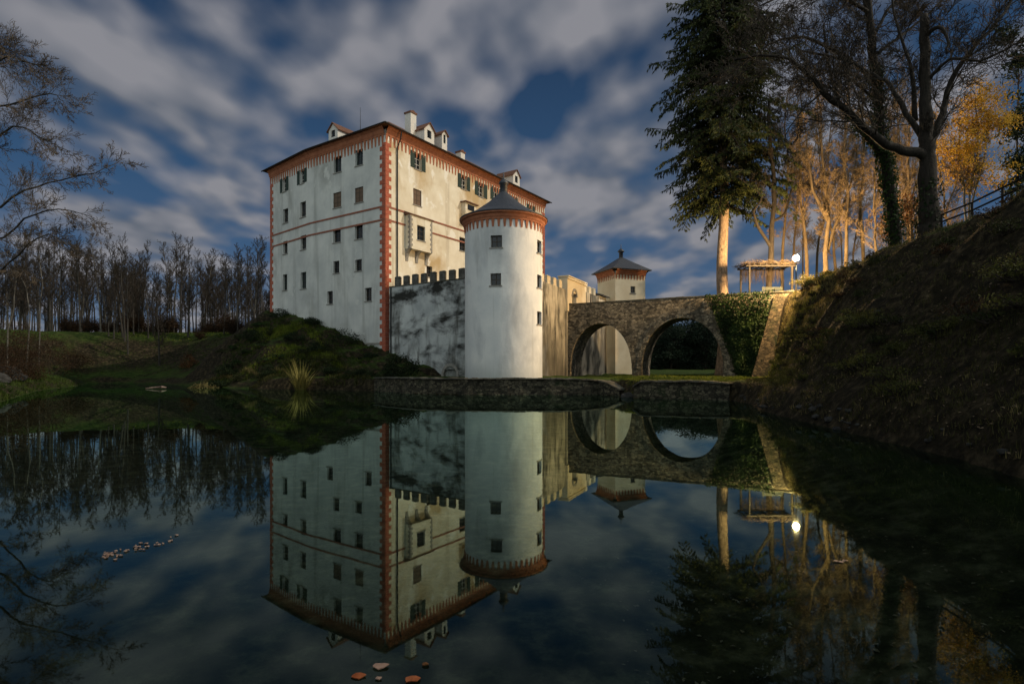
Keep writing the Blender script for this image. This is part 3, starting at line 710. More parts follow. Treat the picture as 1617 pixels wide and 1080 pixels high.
for (s, e, _) in (a1, a2):
    for u in (s, e): m.quad(BF.pt(u, .2, 0), BF.pt(u, .2, -BT), BF.pt(u, 2.2, -BT), BF.pt(u, 2.2, 0))
m.quad(BF.pt(0, ZD - .9, -.4), BF.pt(BF.L, ZD - .9, -.4), BF.pt(BF.L, ZD - .9, -BT + .4), BF.pt(0, ZD - .9, -BT + .4))
for d in (-.4, -BT + .4): m.quad(BF.pt(0, ZD - .9, d), BF.pt(BF.L, ZD - .9, d), BF.pt(BF.L, ZD, d), BF.pt(0, ZD, d))
m.build('body', M['bridge_stone'], bridge)
for d0, d1 in ((-.42, .06), (-BT - .06, -BT + .42)):
    u = 0; m = MB()
    while u < BF.L - .1:
        e = min(BF.L, u + ru(.7, 1.2)); m.fbox(BF, u + .01, e - .01, ZD, ZD + ru(.12, .17), d0, d1); u = e
    m.build('coping', M['cap_stone'], bridge)
for (s, e, top) in (a1, a2):
    m = MB(); N_ = 30; c, rr = (s + e) / 2, (e - s) / 2
    for i in range(N_):
        P = []
        for k, q in ((0, i + .04), (1, i + .04), (1, i + .96), (0, i + .96)):
            a = math.pi * q / N_; ww = rr + (.48 if k else -.03); hh = top - 2.2 + (.48 if k else -.03)
            P.append((c - ww * math.cos(a), 2.2 + hh * math.sin(a) ** .95))
        pr = .05 + ru(0, .03); m.box8([BF.pt(u, z, pr) for u, z in P] + [BF.pt(u, z, -.2) for u, z in P])
    m.build('arch_ring', M['bridge_stone'], bridge)
# sloping buttress right of the ivy
ub0, ub1 = BF.uz(1196, 560)[0], BF.uz(1246, 520)[0]
m = MB(); m.box8([BF.pt(ub0 - .6, .6, 1.7), BF.pt(ub1 + 1.5, .6, 1.7), BF.pt(ub1 + 1.5, .6, 0), BF.pt(ub0 - .6, .6, 0), BF.pt(ub0 + 1.6, ZD - .15, .25), BF.pt(ub1 + 1.5, ZD - .15, .25), BF.pt(ub1 + 1.5, ZD - .15, 0), BF.pt(ub0 + 1.6, ZD - .15, 0)])
m.build('buttress', M['buttress_stone'], bridge)
uc0 = BF.uz(1143, 590)[0]
m = MB(); m.box8([BF.pt(uc0 + .05, .6, 1.0), BF.pt(uc0 + 2.3, .6, 1.0), BF.pt(uc0 + 2.3, .6, 0), BF.pt(uc0 + .05, .6, 0), BF.pt(uc0 + .06, 5.6, .1), BF.pt(uc0 + .7, 5.6, .1), BF.pt(uc0 + .7, 5.6, 0), BF.pt(uc0 + .06, 5.6, 0)])
m.build('buttress', M['bridge_stone'], bridge)
# ivy
ivy = MB(); iv0 = (BF.uz(1112, 467)[0], BF.uz(1222, 467)[0]); iv1 = (BF.uz(1166, 585)[0], BF.uz(1192, 585)[0])
stem = MB()
for i in range(9000):
    t = R.random() ** .8; z = ZD + .2 - t * (ZD - 1.2)
    l = iv0[0] + (iv1[0] - iv0[0]) * t ** .8; r_ = iv0[1] + (iv1[1] - iv0[1]) * t ** .8
    u = l + (r_ - l) * R.random() + R.gauss(0, .16); d = .12 + .55 * R.random() * (1 - .3 * t) + .35 * max(0, noise.noise(Vector((u * .7, z * .7, 1)))) + 1.0 * t * sm(uc0, uc0 + 2, u) * .6
    p = BF.pt(u, z, d); ivy.leaf(p, ru(.07, .14), (BF.n + rvec() * .7).normalized(), .8)
iv = thing('ivy', BF.pt((iv1[0] + iv1[1]) / 2, 1.3, .3), 'dark green ivy wedge over the bridge wall right of the open arch', 'ivy')
ivy.build('foliage', M['ivy'], iv)
for i in range(7):
    u = iv1[0] + (iv1[1] - iv1[0]) * i / 6; v = iv0[0] + (iv0[1] - iv0[0]) * (i + .5) / 7
    stem.tube([BF.pt(u, 1.0, .9), BF.pt((u * 2 + v) / 3 + ru(-.3, .3), 4, .5), BF.pt((u + v * 2) / 3 + ru(-.3, .3), 7, .2), BF.pt(v, 9.5, .1)], [.05, .04, .03, .02], 5)
stem.build('stem', M['bark'], iv)

# ------------------------------------------------------------------ stone edging of the pond
def stone_wall(path, tops, label, depth=.8):
    P = [Vector((a, b, 0)) for a, b in path]
    root = thing('retaining_wall', (P[0].x, P[0].y, 0), label, 'wall')
    m = MB(); cp = MB(); pts = []
    for i, (p, q) in enumerate(zip(P, P[1:])):
        n_ = max(1, int((q - p).length / .5))
        for k in range(n_): pts.append((p.lerp(q, k / n_), tops[i] + (tops[i + 1] - tops[i]) * k / n_))
    pts.append((P[-1], tops[-1])); fr = []
    for i, (p, z) in enumerate(pts):
        d = (pts[min(i + 1, len(pts) - 1)][0] - pts[max(i - 1, 0)][0]).normalized(); n_ = Vector((d.y, -d.x, 0))
        if n_.dot(Vector((0, -1, 0))) < 0: n_ = -n_
        j = noise.noise(p * .9) * .12
        z += noise.noise(p * 1.4 + Vector((9, 0, 0))) * .06
        for k in range(5):
            zz = -.8 + (z + .8) * k / 4; o = n_ * (.25 + j + noise.noise(Vector((p.x * 2, p.y * 2, zz * 3))) * .12 - .1 * k / 4)
            m.v.append(Vector((p.x + o.x, p.y + o.y, zz)))
        m.v.append(Vector((p.x - n_.x * depth, p.y - n_.y * depth, z)))
        fr.append((p, z, n_, j))
    for i in range(len(pts) - 1):
        for k in range(5): m.f.append((i * 6 + k, i * 6 + 6 + k, i * 6 + 7 + k, i * 6 + 1 + k))
    m.build('stonework', M['wall_stone'], root)
    for i in range(len(fr) - 1):
        (p, z, n_, j), (q, y, n2, j2) = fr[i], fr[i + 1]; e = .02; t_ = ru(.09, .15); ins = ru(.30, .36)
        a, b = p.lerp(q, .03), p.lerp(q, .97)
        def V3(v, n, s, zz): return Vector((v.x + n.x * s, v.y + n.y * s, zz))
        cp.box8([V3(a, n_, ins, z), V3(b, n2, ins, y), V3(b, n2, -depth, y), V3(a, n_, -depth, z), V3(a, n_, ins - .03, z + t_), V3(b, n2, ins - .03, y + t_), V3(b, n2, -depth, y + t_), V3(a, n_, -depth, z + t_)])
    cp.build('coping', M['cap_stone'], root)
stone_wall([(-13.6, 56.4), (-11, 53.2), (-8, 50.2), (-4, 48.6), (3.8, 48.4), (5.8, 48.6), (7.5, 49.0), (8.4, 47.6), (9.0, 46.2)], [1.30, 1.32, 1.34, 1.34, 1.34, 1.28, 1.2, .95, .45], 'mossy stone retaining wall at the water under the round tower')
stone_wall([(9.5, 43.4), (9.9, 42.6), (13, 41.7), (15.4, 39.7)], [.8, 1.2, 1.28, 1.15], 'dark stone retaining wall at the water in front of the open arch')

# ------------------------------------------------------------------ trees
UP = Vector((0, 0, 1))
def grow(mb, p, d, L, r, lv, P, big=None):
    """branch with children; mb takes thin wood, big the thick wood"""
    n_ = max(3, int(L / P['seg'][lv])); pts = [p.copy()]; rad = [r]; d = d.normalized(); dirs = []
    for i in range(n_):
        d = (d + rvec() * P['wob'][lv] + UP * P['up'][lv] / n_).normalized()
        p = p + d * (L / n_); pts.append(p); dirs.append(d); rad.append(max(P['rmin'], r * (1 - P['tap'] * (i + 1) / n_)))
    (big if (big is not None and r > P.get('bigr', .06)) else mb).tube(pts, rad, 7 if r > .15 else 5 if r > .05 else 3, False)
    if lv >= P['max']: return pts
    for i in range(P['kids'][lv] if P['kids'][lv] > 0 else 0):
        t = P['start'][lv] + (1 - P['start'][lv]) * (i + R.random()) / P['kids'][lv]
        spawn(mb, pts, rad, dirs, min(.99, t), L, lv, P, big)
    return pts
def spawn(mb, pts, rad, dirs, t, L, lv, P, big):
    n_ = len(dirs); k = min(n_ - 1, int(t * n_)); f = t * n_ - k
    q = pts[k].lerp(pts[k + 1], f); d = dirs[k]
    x = d.orthogonal().normalized(); x = Matrix.Rotation(ru(0, 6.283), 3, d) @ x
    a = math.radians(ru(*P['ang'])); nd = d * math.cos(a) + x * math.sin(a)
    l = L * P['ratio'][lv] * (1 - P.get('conic', .5) * t) * ru(.65, 1.2)
    rr = min(rad[k] * .62, max(P['rmin'], l * P['thin']))
    grow(mb, q, nd, l, rr, lv + 1, P, big)
def limb(mb_big, mb, pts, r0, r1, P, kids, lv=0, Lk=None, start=.15, sides=8, sub=3, jit=.06):
    # smooth polyline
    out = []; n_ = len(pts)
    for i in range(n_ - 1):
        p0, p1, p2, p3 = pts[max(0, i - 1)], pts[i], pts[i + 1], pts[min(n_ - 1, i + 2)]
        for k in range(sub):
            t = k / sub
            v = .5 * ((2 * p1) + (p2 - p0) * t + (2 * p0 - 5 * p1 + 4 * p2 - p3) * t * t + (3 * p1 - p0 - 3 * p2 + p3) * t ** 3)
            out.append(v + (rvec() * jit if out else Vector((0, 0, 0))))
    out.append(pts[-1]); m_ = len(out)
    rad = [r0 + (r1 - r0) * (i / (m_ - 1)) ** .8 for i in range(m_)]
    rad = [r * (1 + .16 * noise.noise(Vector((i * .9, r0 * 40, len(pts))))) for i, r in enumerate(rad)]
    mb_big.tube(out, rad, sides)
    dirs = [(out[i + 1] - out[i]).normalized() for i in range(m_ - 1)]
    L = Lk or sum((out[i + 1] - out[i]).length for i in range(m_ - 1))
    for i in range(kids):
        t = start + (1 - start) * (i + R.random()) / kids
        spawn(mb, out, rad, dirs, min(.99, t), L, lv, P, mb_big)
    return out, rad, dirs
def ivy_trunk(mb, out, rad, n_, upto=1.0):
    m_ = len(out)
    for i in range(n_):
        t = R.random() * upto * (m_ - 1); k = min(m_ - 2, int(t)); p = out[k].lerp(out[k + 1], t - k); v = rvec(); v.z *= .2; v.normalize()
        mb.leaf(p + v * (rad[k] + ru(.02, .30)), ru(.06, .12), (v + rvec() * .6).normalized(), .8)

PT = dict(seg=(.9, .6, .45, .35), wob=(.14, .17, .22, .28), up=(.25, .30, .2, .15), tap=.8, rmin=.012, kids=(10, 14, 8, 0), start=(.2, .15, .15, .1), ang=(25, 65), ratio=(.50, .46, .5, .5), thin=.012, max=3, conic=.4)
def pl(d, *pp): return [W(px, py, d + (q[0] if q else 0)) for px, py, *q in pp]

# --- spruce
def spruce():
    d = 62.8; bx = W(1142, 470, d); gz = h(bx.x, bx.y); X, Y = bx.x, bx.y
    root = thing('spruce_tree', (X, Y, gz), 'huge dark green spruce with bare lamplit trunk behind the end of the bridge', 'tree')
    t = MB(); pts = []; rad = []
    for i in range(26):
        z = gz - .3 + (48 - gz) * i / 25; pts.append(Vector((X + .12 * math.sin(i * .7), Y + .1 * math.cos(i), z))); rad.append(.74 * (1 - .93 * (i / 25) ** 1.1) + (.25 if i == 0 else .06 if i == 1 else 0))
    t.tube(pts, rad, 14); t.build('trunk', M['bark_spruce'], root, True)
    RT = [(18.8, 1.5), (20.3, 4.1), (22.3, 5.9), (25, 6.7), (30, 6.2), (34, 6.6), (38, 6.0), (42, 5.1), (45, 3.4), (48, .5)]
    br = MB(); nd = MB(); z = 20.0; k = 0
    while z < 47.5:
        z += ru(.04, .09); k += 1
        a = k * 2.39996 + ru(-.4, .4); L = tab(RT, z) * (ru(.55, 1.08) if R.random() < .8 else ru(.9, 1.22)); L *= 1 + .42 * noise.noise(Vector((math.cos(a) * 1.5, math.sin(a) * 1.5, z * .35)))
        od = Vector((math.cos(a), math.sin(a), 0)); n_ = 9; p = Vector((X, Y, z)); pp = [p]
        slope = ru(-.25, .55); droop = ru(.3, 1.5)
        for i in range(1, n_ + 1):
            s = i / n_; pp.append(Vector((X, Y, z)) + od * L * s + UP * (slope * L * s - droop * L * .55 * s * s + (.10 * L * max(0, s - .7))))
        br.tube(pp, [.07 * (1 - .85 * i / n_) + .01 for i in range(n_ + 1)], 4, False)
        side = Vector((-od.y, od.x, 0))
        nb = max(5, int(L * 4.2))
        for i in range(nb):
            s = .18 + .82 * (i + R.random()) / nb; f = s * n_; q = min(n_ - 1, int(f)); c = pp[q].lerp(pp[q + 1], f - q)
            sg = 1 if i % 2 else -1; ln = ru(.35, .75) * (1.25 - .55 * s) * (1 + L * .09)
            bd = (od * .55 + side * sg * ru(.5, 1) + UP * ru(-.35, .0)).normalized()
            e = c + bd * ln - UP * ln * .18
            br.tube([c, c.lerp(e, .5) + UP * .04, e], [.018, .014, .008], 3, False)
            for j in range(int(5 + ln * 8)):
                v = R.random(); o = c.lerp(e, v ** .8) + rvec() * .05
                hang = Vector((bd.x * .35 + ru(-.25, .25), bd.y * .35 + ru(-.25, .25), ru(-1, -.15))).normalized() * ru(.25, .60)
                w_ = hang.cross(rvec()).normalized() * ru(.04, .085)
                m1 = o + hang * .45
                nd.add([o, m1 + w_, o + hang, m1 - w_], [(0, 1, 2, 3)])
        # needles on the tip
        for j in range(10):
            o = pp[-1].lerp(pp[-2], R.random()); hang = (od * ru(.2, 1) + side * ru(-.5, .5) + UP * ru(-.9, .2)).normalized() * ru(.2, .45); w_ = hang.cross(rvec()).normalized() * .05
            nd.add([o, o + hang * .45 + w_, o + hang, o + hang * .45 - w_], [(0, 1, 2, 3)])
    nd.build('crown', M['needle'], root); br.build('branches', M['bark'], root)
    return root
spruce()

# --- trees on the right bank
def at(px, d, dz=0):
    x = (px - HX) * d / F_; return Vector((x, d, h(x, d) + dz))
def mk(name, base, label, cat='tree', group=None): return thing(name, base, label, cat, group)
# big forked tree
d = 31.0; b = at(1468, d); root = mk('forked_tree', b, 'big bare forked tree on the bank with a thick cut off upright limb')
tb, tw = MB(), MB()
limb(tb, tw, [b - UP * .5, b + UP * .3, W(1468, 350, d), W(1466, 300, d), W(1464, 262, d), W(1463, 235, d), W(1462, 205, d), W(1461, 140, d), W(1461, 80, d), W(1459, 24, d)], .66, .20, PT, 6, sides=14, Lk=5, start=.5, jit=.05)
limb(tb, tw, pl(d, (1470, 262), (1455, 244, -.1), (1425, 238, -.3), (1390, 222, -.6), (1345, 183, -1), (1300, 145, -1.4), (1262, 103, -1.6), (1215, 88, -1.8), (1160, 95, -2)), .34, .05, PT, 24, Lk=9, start=.35)
limb(tb, tw, pl(d, (1464, 258), (1474, 222, .1), (1488, 180, .4), (1502, 130, .8), (1535, 80, 1.2), (1575, 35, 1.6), (1600, -5, 2), (1625, -60, 2)), .23, .05, PT, 22, Lk=9, start=.2)
limb(tb, tw, pl(d, (1464, 252), (1456, 222, .2), (1432, 180, .7), (1405, 135, 1.4), (1380, 120, 2), (1330, 95, 2.5), (1260, 80, 3)), .21, .05, PT, 20, Lk=8, start=.25)
limb(tb, tw, pl(d, (1445, 190, .8), (1440, 120, 1.8), (1420, 50, 2.6), (1400, -40, 3)), .15, .04, PT, 16, Lk=7, start=.2)
limb(tb, tw, pl(d, (1461, 60), (1480, 45, -.6), (1497, 60, -1), (1495, 85, -1.2)), .13, .05, PT, 4, Lk=4)
limb(tb, tw, pl(d, (1465, 130), (1500, 95, -1), (1550, 98, -1.6), (1600, 70, -2.2), (1650, 60, -3)), .10, .03, PT, 8, Lk=6)
limb(tb, tw, pl(d, (1300, 145, -1.4), (1270, 170, -1.6), (1240, 215, -1.9)), .06, .02, PT, 5, Lk=4)
tb.build('trunk', M['bark'], root, True); tw.build('crown', M['twig'], root)
iv_ = MB(); tk = [b + (W(1466, 262, d) - b) * (i / 10) for i in range(11)]; ivy_trunk(iv_, tk, [.5 - .012 * i for i in range(11)], 420, .8); iv_.build('ivy', M['bush_leaf'], root)
# ivy tree
d = 36.0; b = at(1416, d); root = mk('ivy_clad_tree', b, 'tall leaning tree wrapped in green ivy on the bank left of the forked tree')
tb, tw, iv_ = MB(), MB(), MB()
o1 = limb(tb, tw, [b - UP * .5] + pl(d, (1412, 350), (1400, 270), (1390, 215), (1384, 130), (1376, 60), (1368, -20), (1362, -90)), .40, .20, PT, 18, Lk=8, start=.45, sides=10)
o2 = limb(tb, tw, pl(d, (1396, 245), (1372, 222, -.4), (1352, 200, -.8), (1325, 160, -1), (1310, 110, -1.2), (1300, 40, -1)), .22, .06, PT, 10, Lk=7, start=.3)
limb(tb, tw, pl(d, (1384, 130), (1330, 88, -1), (1270, 60, -2), (1215, 70, -3), (1170, 110, -3.5)), .15, .04, PT, 14, Lk=7, start=.2)
limb(tb, tw, pl(d, (1378, 60), (1400, 20, .8), (1440, -30, 1.5)), .14, .05, PT, 12, Lk=7)
limb(tb, tw, pl(d, (1372, 20), (1330, -5, -1), (1270, -20, -2), (1200, 10, -3)), .13, .04, PT, 16, Lk=7)
limb(tb, tw, pl(d, (1380, 90), (1420, 60, 1), (1470, 20, 2), (1510, -30, 3)), .12, .04, PT, 14, Lk=7)
limb(tb, tw, pl(d, (1388, 170), (1350, 130, 1), (1300, 110, 2), (1255, 130, 3)), .11, .04, PT, 14, Lk=6)
ivy_trunk(iv_, o1[0], o1[1], 3600, .62); ivy_trunk(iv_, o2[0], o2[1], 500, .5)
tb.build('trunk', M['bark'], root, True); tw.build('crown', M['twig'], root); iv_.build('ivy', M['ivy'], root)
# curvy tree right of the spruce
d = 60.0; b = at(1214, d); root = mk('crooked_tree', b, 'dark crooked bare tree between the spruce trunk and the lamp, limbs curling left')
tb, tw = MB(), MB()
limb(tb, tw, [b - UP * .4] + pl(d, (1218, 380), (1222, 320), (1221, 270), (1216, 215), (1214, 160)), .34, .14, PT, 10, Lk=7, start=.3)
limb(tb, tw, pl(d, (1217, 390), (1200, 362, -.5), (1190, 335, -.8), (1203, 310, -1), (1180, 290, -1.2), (1165, 280, -1.2)), .19, .05, PT, 6, Lk=5, start=.4)
limb(tb, tw, pl(d, (1220, 350), (1240, 335, .4), (1250, 300, .8), (1270, 290, 1), (1290, 300, 1.2)), .15, .04, PT, 6, Lk=5, start=.4)
tb.build('trunk', M['bark'], root, True); tw.build('crown', M['twig'], root)
# lamplit slender trees behind
spec = [('multi_stem_tree', 1303, 59, 'pale multi stemmed bare tree lit yellow right beside the lamp', [[(1303, 400), (1308, 350), (1305, 310), (1300, 250), (1296, 190), (1290, 130)], [(1306, 395), (1322, 350), (1338, 310), (1350, 270), (1356, 220)], [(1308, 350), (1285, 300), (1275, 250), (1270, 190)]], .30),
        ('slender_tree', 1275, 62, 'thin upright bare tree directly behind the lamp', [[(1272, 380), (1266, 320), (1262, 250), (1266, 180), (1262, 120)]], .22),
        ('slender_tree', 1335, 58, 'thin straight bare tree between the multi stemmed tree and the ivy trunk', [[(1336, 380), (1338, 310), (1334, 240), (1338, 170), (1342, 100)]], .22),
        ('slender_tree', 1362, 64, 'slim pale bare tree half hidden behind the ivy trunk', [[(1362, 380), (1360, 310), (1366, 230), (1362, 160), (1366, 90)]], .24),
        ('slender_tree', 1440, 50, 'slim bare tree seen between the ivy trunk and the forked trunk', [[(1440, 360), (1438, 300), (1434, 220), (1440, 150)]], .18),
        ('slender_tree', 1236, 66, 'faint thin bare tree over the pergola', [[(1236, 390), (1240, 330), (1244, 260), (1240, 200), (1246, 140)]], .2)]
xr = random.Random(5)
names = ['leaning left', 'with a forked tip', 'very thin and straight', 'with a bent stem', 'leaning right', 'with a kinked top', 'short and twiggy', 'tall and pale']
for i, (px, d, tt, where) in enumerate(((1252, 70, 150, 'left of the lamp glow'), (1290, 74, 130, 'above the lamp'), (1318, 66, 110, 'behind the multi stemmed tree'), (1348, 72, 140, 'left of the ivy trunk'), (1385, 56, 190, 'right behind the ivy trunk'), (1412, 60, 120, 'between the two big trunks'), (1432, 58, 170, 'left of the forked trunk'), (1495, 52, 190, 'right of the forked trunk'), (1330, 84, 170, 'far behind the lamplit trees'), (1268, 80, 190, 'far behind the lamp'))):
    k = xr.uniform(-34, 34); m1 = px + k * .3 + xr.uniform(-9, 9)
    spec.append(('slender_tree', px, d, 'bare lamplit tree ' + names[i % 8] + ', ' + where, [[(px, 400), (m1, 330), (px + k * .6, 250), (px + k, tt)], [(m1, 335), (m1 - k * .5 + 8, 280), (m1 - k * .9 + 12, tt + 60)]], xr.uniform(.11, .2)))
PS = dict(PT, kids=(14, 13, 9, 0), ang=(25, 65), up=(.35, .4, .3, .2), ratio=(.36, .48, .5, .5), rmin=.014)
for nm, px, d, lab, lbs, r0 in spec:
    b = at(px, d); root = mk(nm, b, lab); tb, tw = MB(), MB()
    for i, lb in enumerate(lbs):
        pts = pl(d, *lb)
        if i == 0: pts = [b - UP * .4] + pts
        limb(tb, tw, pts, r0 if i == 0 else r0 * .7, .05, PS, 26 if i == 0 else 18, Lk=8, start=.22, jit=.12)
    tb.build('trunk', M['bark_tan'], root, True); tw.build('crown', M['twig_tan'], root)
# golden leaved trees
def leafy(px, d, label, trunks, crown, nleaf, lm, size, name, bm='bark_pale', tm='twig_tan'):
    b = at(px, d); root = mk(name, b, label); tb, tw, lf = MB(), MB(), MB()
    for tk in trunks: limb(tb, tw, [b - UP * .3 + Vector((ru(-.3, .3), ru(-.3, .3), 0))] + pl(d, *tk), .10, .03, PS, 9, Lk=5, start=.3)
    cl = []
    for (cx, cy, rx, ry, k) in crown:
        c = W(cx, cy, d); sx, sz = rx * d / F_, ry * d / F_
        for i in range(k):
            v = rvec() * (R.random() ** .45); cl.append(c + Vector((v.x * sx, v.y * sx, v.z * sz)))
    for i in range(nleaf):
        c = R.choice(cl); lf.leaf(c + Vector((R.gauss(0, .35), R.gauss(0, .35), R.gauss(0, .22))), size * ru(.7, 1.3))
    for c in cl[::2]:
        q = c + Vector((ru(-.6, .6), ru(-.6, .6), ru(-1.2, -.5))); tw.tube([q, q.lerp(c, .6) + rvec() * .1, c], [.02, .014, .01], 3, False)
    tb.build('trunk', M[bm], root, True); tw.build('branches', M[tm], root); lf.build('crown', M[lm], root)
leafy(1528, 42, 'tree with golden yellow autumn leaves behind the railing', [[(1530, 320), (1536, 280), (1545, 220), (1540, 150)], [(1524, 318), (1518, 270), (1515, 200)], [(1535, 318), (1552, 260), (1562, 190)]],
      [(1535, 205, 52, 75, 70), (1550, 165, 35, 50, 35), (1510, 250, 30, 45, 24), (1550, 270, 38, 38, 24)], 9500, 'gold_leaf', .085, 'golden_tree')
leafy(1605, 44, 'dark scraggy conifer at the right edge of the photo', [[(1606, 300), (1606, 220), (1608, 140), (1606, 80)]], [(1608, 270, 18, 50, 24), (1607, 190, 20, 50, 22), (1598, 60, 20, 30, 10), (1605, 110, 14, 30, 8)], 3200, 'needle_dark', .15, 'scraggy_conifer', 'bark', 'twig')
leafy(1440, 44, 'low shrub with russet leaves on the bank crest between two trunks', [[(1440, 370), (1436, 330)], [(1446, 370), (1452, 330)]], [(1445, 335, 34, 38, 22), (1405, 352, 24, 22, 12)], 1500, 'russet_leaf', .09, 'russet_shrub', 'bark_tan')
# bushes lit by the lamp on the crest
def bush(px, py, d, rx, ry, nleaf, lm, size, label, name='bush', tm='twig', group=None, sx=1.0):
    x = (px - HX) * d / F_; b = Vector((x, d, h(x, d))); root = mk(name, b, label, 'bush', group); lf, tw = MB(), MB(); a, c = rx * d / F_, ry * d / F_
    cl = []
    for i in range(26):
        an = ru(0, 6.28); rr = math.sqrt(R.random()); el = R.random()
        p = b + Vector((math.cos(an) * rr * a, math.sin(an) * rr * a * sx, c * 2 * el * (1 - .55 * rr * rr))); cl.append(p)
        q = b + Vector((math.cos(an) * rr * a * .3, math.sin(an) * rr * a * .3 * sx, -.1)); tw.tube([q, q.lerp(p, .5) + rvec() * .1, p], [.025, .018, .01], 4, False)
    for i in range(nleaf):
        p = R.choice(cl); lf.leaf(p + Vector((R.gauss(0, a * .22), R.gauss(0, a * .22), R.gauss(0, c * .2))), size * ru(.6, 1.3))
    lf.build('foliage', M[lm], root); tw.build('stem', M[tm], root)
bush(1275, 438, 50, 20, 8, 1500, 'hedge_leaf', .07, 'yellow lamplit bush just right of the lamp post', tm='twig_tan')
bush(1312, 430, 46, 20, 8, 1400, 'hedge_leaf', .07, 'lamplit low bush under the multi stemmed tree', tm='twig_tan')
bush(1352, 418, 42, 20, 7, 1200, 'hedge_leaf', .07, 'olive bush on the crest left of the ivy trunk', tm='twig_tan')
bush(1385, 405, 39, 16, 6, 800, 'hedge_leaf', .06, 'small olive bush touching the foot of the ivy trunk', tm='twig_tan')
bush(632, 570, 60, 24, 20, 3600, 'bush_leaf', .10, 'dark rounded bush at the foot of the castle corner beside the mouldy wall')
bush(322, 575, 66, 18, 9, 1600, 'dry_grass', .10, 'pale yellow green bush on the left end of the mound', tm='twig_tan')
bush(300, 565, 92, 12, 10, 900, 'russet_leaf', .11, 'brown bush on the far meadow edge before the wood')
bush(18, 500, 62, 40, 46, 5200, 'thicket_leaf', .09, 'reddish brown thicket at the left edge of the photo', 'thicket', 'twig_brown')
bush(75, 480, 80, 40, 34, 4200, 'thicket_leaf', .09, 'olive brown thicket left of the meadow', 'thicket', 'twig_brown')
bush(-6, 520, 56, 40, 30, 4200, 'thicket_leaf', .08, 'dark brown thicket beside the grey boulders', 'thicket', 'twig_brown')
bush(118, 500, 92, 26, 16, 2600, 'thicket_leaf', .09, 'low dark thicket on the meadow left of the wood', 'thicket', 'twig_brown')
bush(48, 520, 66, 22, 26, 2600, 'thicket_leaf', .08, 'dark brown thicket under the leaning sapling', 'thicket', 'twig_brown')

for px, py, d, rx, ry, lab in ((440, 0, 80.5, 16, 7, 'dark shrub on the top of the mound by the left castle corner'), (492, 0, 75, 15, 7, 'dark shrub on the mound below the left windows'), (545, 0, 70.5, 20, 10, 'dark rounded shrub on the mound against the castle wall'),
                           (585, 0, 66, 16, 7, 'low dark shrub on the mound left of the castle corner'), (400, 0, 76, 20, 8, 'dark shrub on the left shoulder of the mound'), (525, 0, 63, 22, 8, 'low dark shrub right of the reeds on the mound shore'), (360, 0, 72, 18, 7, 'low dark shrub on the lower left slope of the mound'), (578, 0, 60, 18, 7, 'low dark shrub at the water left of the retaining wall'),
 (425, 0, 66, 20, 9, 'dark green shrub in the middle of the mound left of the reeds'), (505, 0, 69, 18, 8, 'dark green shrub in the middle of the mound right of the reeds'), (345, 0, 68, 14, 6, 'small dark shrub beside the pale yellow green bush'), (465, 0, 72, 16, 7, 'dark green shrub on the mound above the reeds')):
    bush(px, py, d, rx, ry, 1400, 'bush_leaf', .09, lab, 'shrub')
for i in range(44):
    y = 12.5 + 34 * (i + R.random() * .7) / 44; x = tab([(12, 11.4), (17, 11.9), (26, 13.2), (30.5, 14.2), (35, 15.8), (46, 21)], y) + ru(.2, 3.4)
    bush(HX + x * F_ / y, 0, y, ru(.4, 1.0) * F_ / y, ru(.14, .36) * F_ / y, 620, 'clump_leaf', .045, 'small scrubby clump on the ledge of the right bank above the water', 'shrub', group='scrubby clumps on the right bank')
for i in range(60):
    y = 13 + 36 * R.random(); t = ru(.15, 1.0); x = tab(FT, y) + (tab(CT, y) - tab(FT, y)) * t
    bush(HX + x * F_ / y, 0, y, ru(.3, .9) * F_ / y, ru(.10, .30) * F_ / y, 380, 'slope_leaf' if i % 3 else 'thicket_leaf', .05, 'low dark bramble clump growing on the steep right bank', 'bramble', group='bramble clumps on the right bank')
for i in range(34):
    t = R.random(); a = (A, B, C); k = t * 2; j = min(1, int(k)); f = k - j
    x = a[j][0] + (a[j + 1][0] - a[j][0]) * f - ru(0, 6); y = a[j][1] + (a[j + 1][1] - a[j][1]) * f - ru(2, 13)
    if sdist(x, y) < .8: continue
    bush(HX + x * F_ / y, 0, y, ru(.5, 1.2) * F_ / y, ru(.2, .5) * F_ / y, 500, 'ivy' if i % 3 == 0 else 'slope_leaf', .08, 'low weedy clump growing on the mound below the castle', 'weed', group='weedy clumps on the mound')
# --- left edge tree
d = 33.0; bx_, by_ = -33.5, 34.5; b = Vector((bx_, by_, h(bx_, by_)))
root = mk('spreading_tree', b, 'large bare tree whose long twiggy branches reach in from the left edge'); tb, tw = MB(), MB()
PL = dict(PT, kids=(12, 11, 6, 0), up=(.1, .12, .1, .05), ratio=(.38, .5, .5, .5), rmin=.009, thin=.009)
limb(tb, tw, [b - UP * .5, b + Vector((.2, 0, 4)), b + Vector((-.1, 0, 9)), b + Vector((.3, 0, 14)), b + Vector((.2, 0, 20))], .5, .12, PL, 8, Lk=8, start=.4)
for lb in ([(-85, 260), (-20, 330), (40, 300), (95, 285), (150, 272), (192, 252)], [(-85, 330), (-10, 380), (40, 345), (90, 330), (150, 345)], [(-85, 200), (-30, 240), (20, 200), (60, 215), (110, 240)],
           [(-85, 100), (-30, 110), (10, 90), (45, 100), (70, 110)], [(-85, 150), (-20, 170), (30, 160), (80, 150), (100, 160)], [(-85, 400), (-20, 440), (30, 400), (75, 370), (120, 400)], [(-85, 50), (-40, 60), (0, 75), (30, 85)]):
    limb(tb, tw, pl(d, *[(px, py, ru(-1.2, 1.2)) for px, py in lb]), .09, .015, PL, 24, Lk=5.5, start=.25)
tb.build('trunk', M['bark_grey'], root, True); tw.build('crown', M['twig_left'], root)
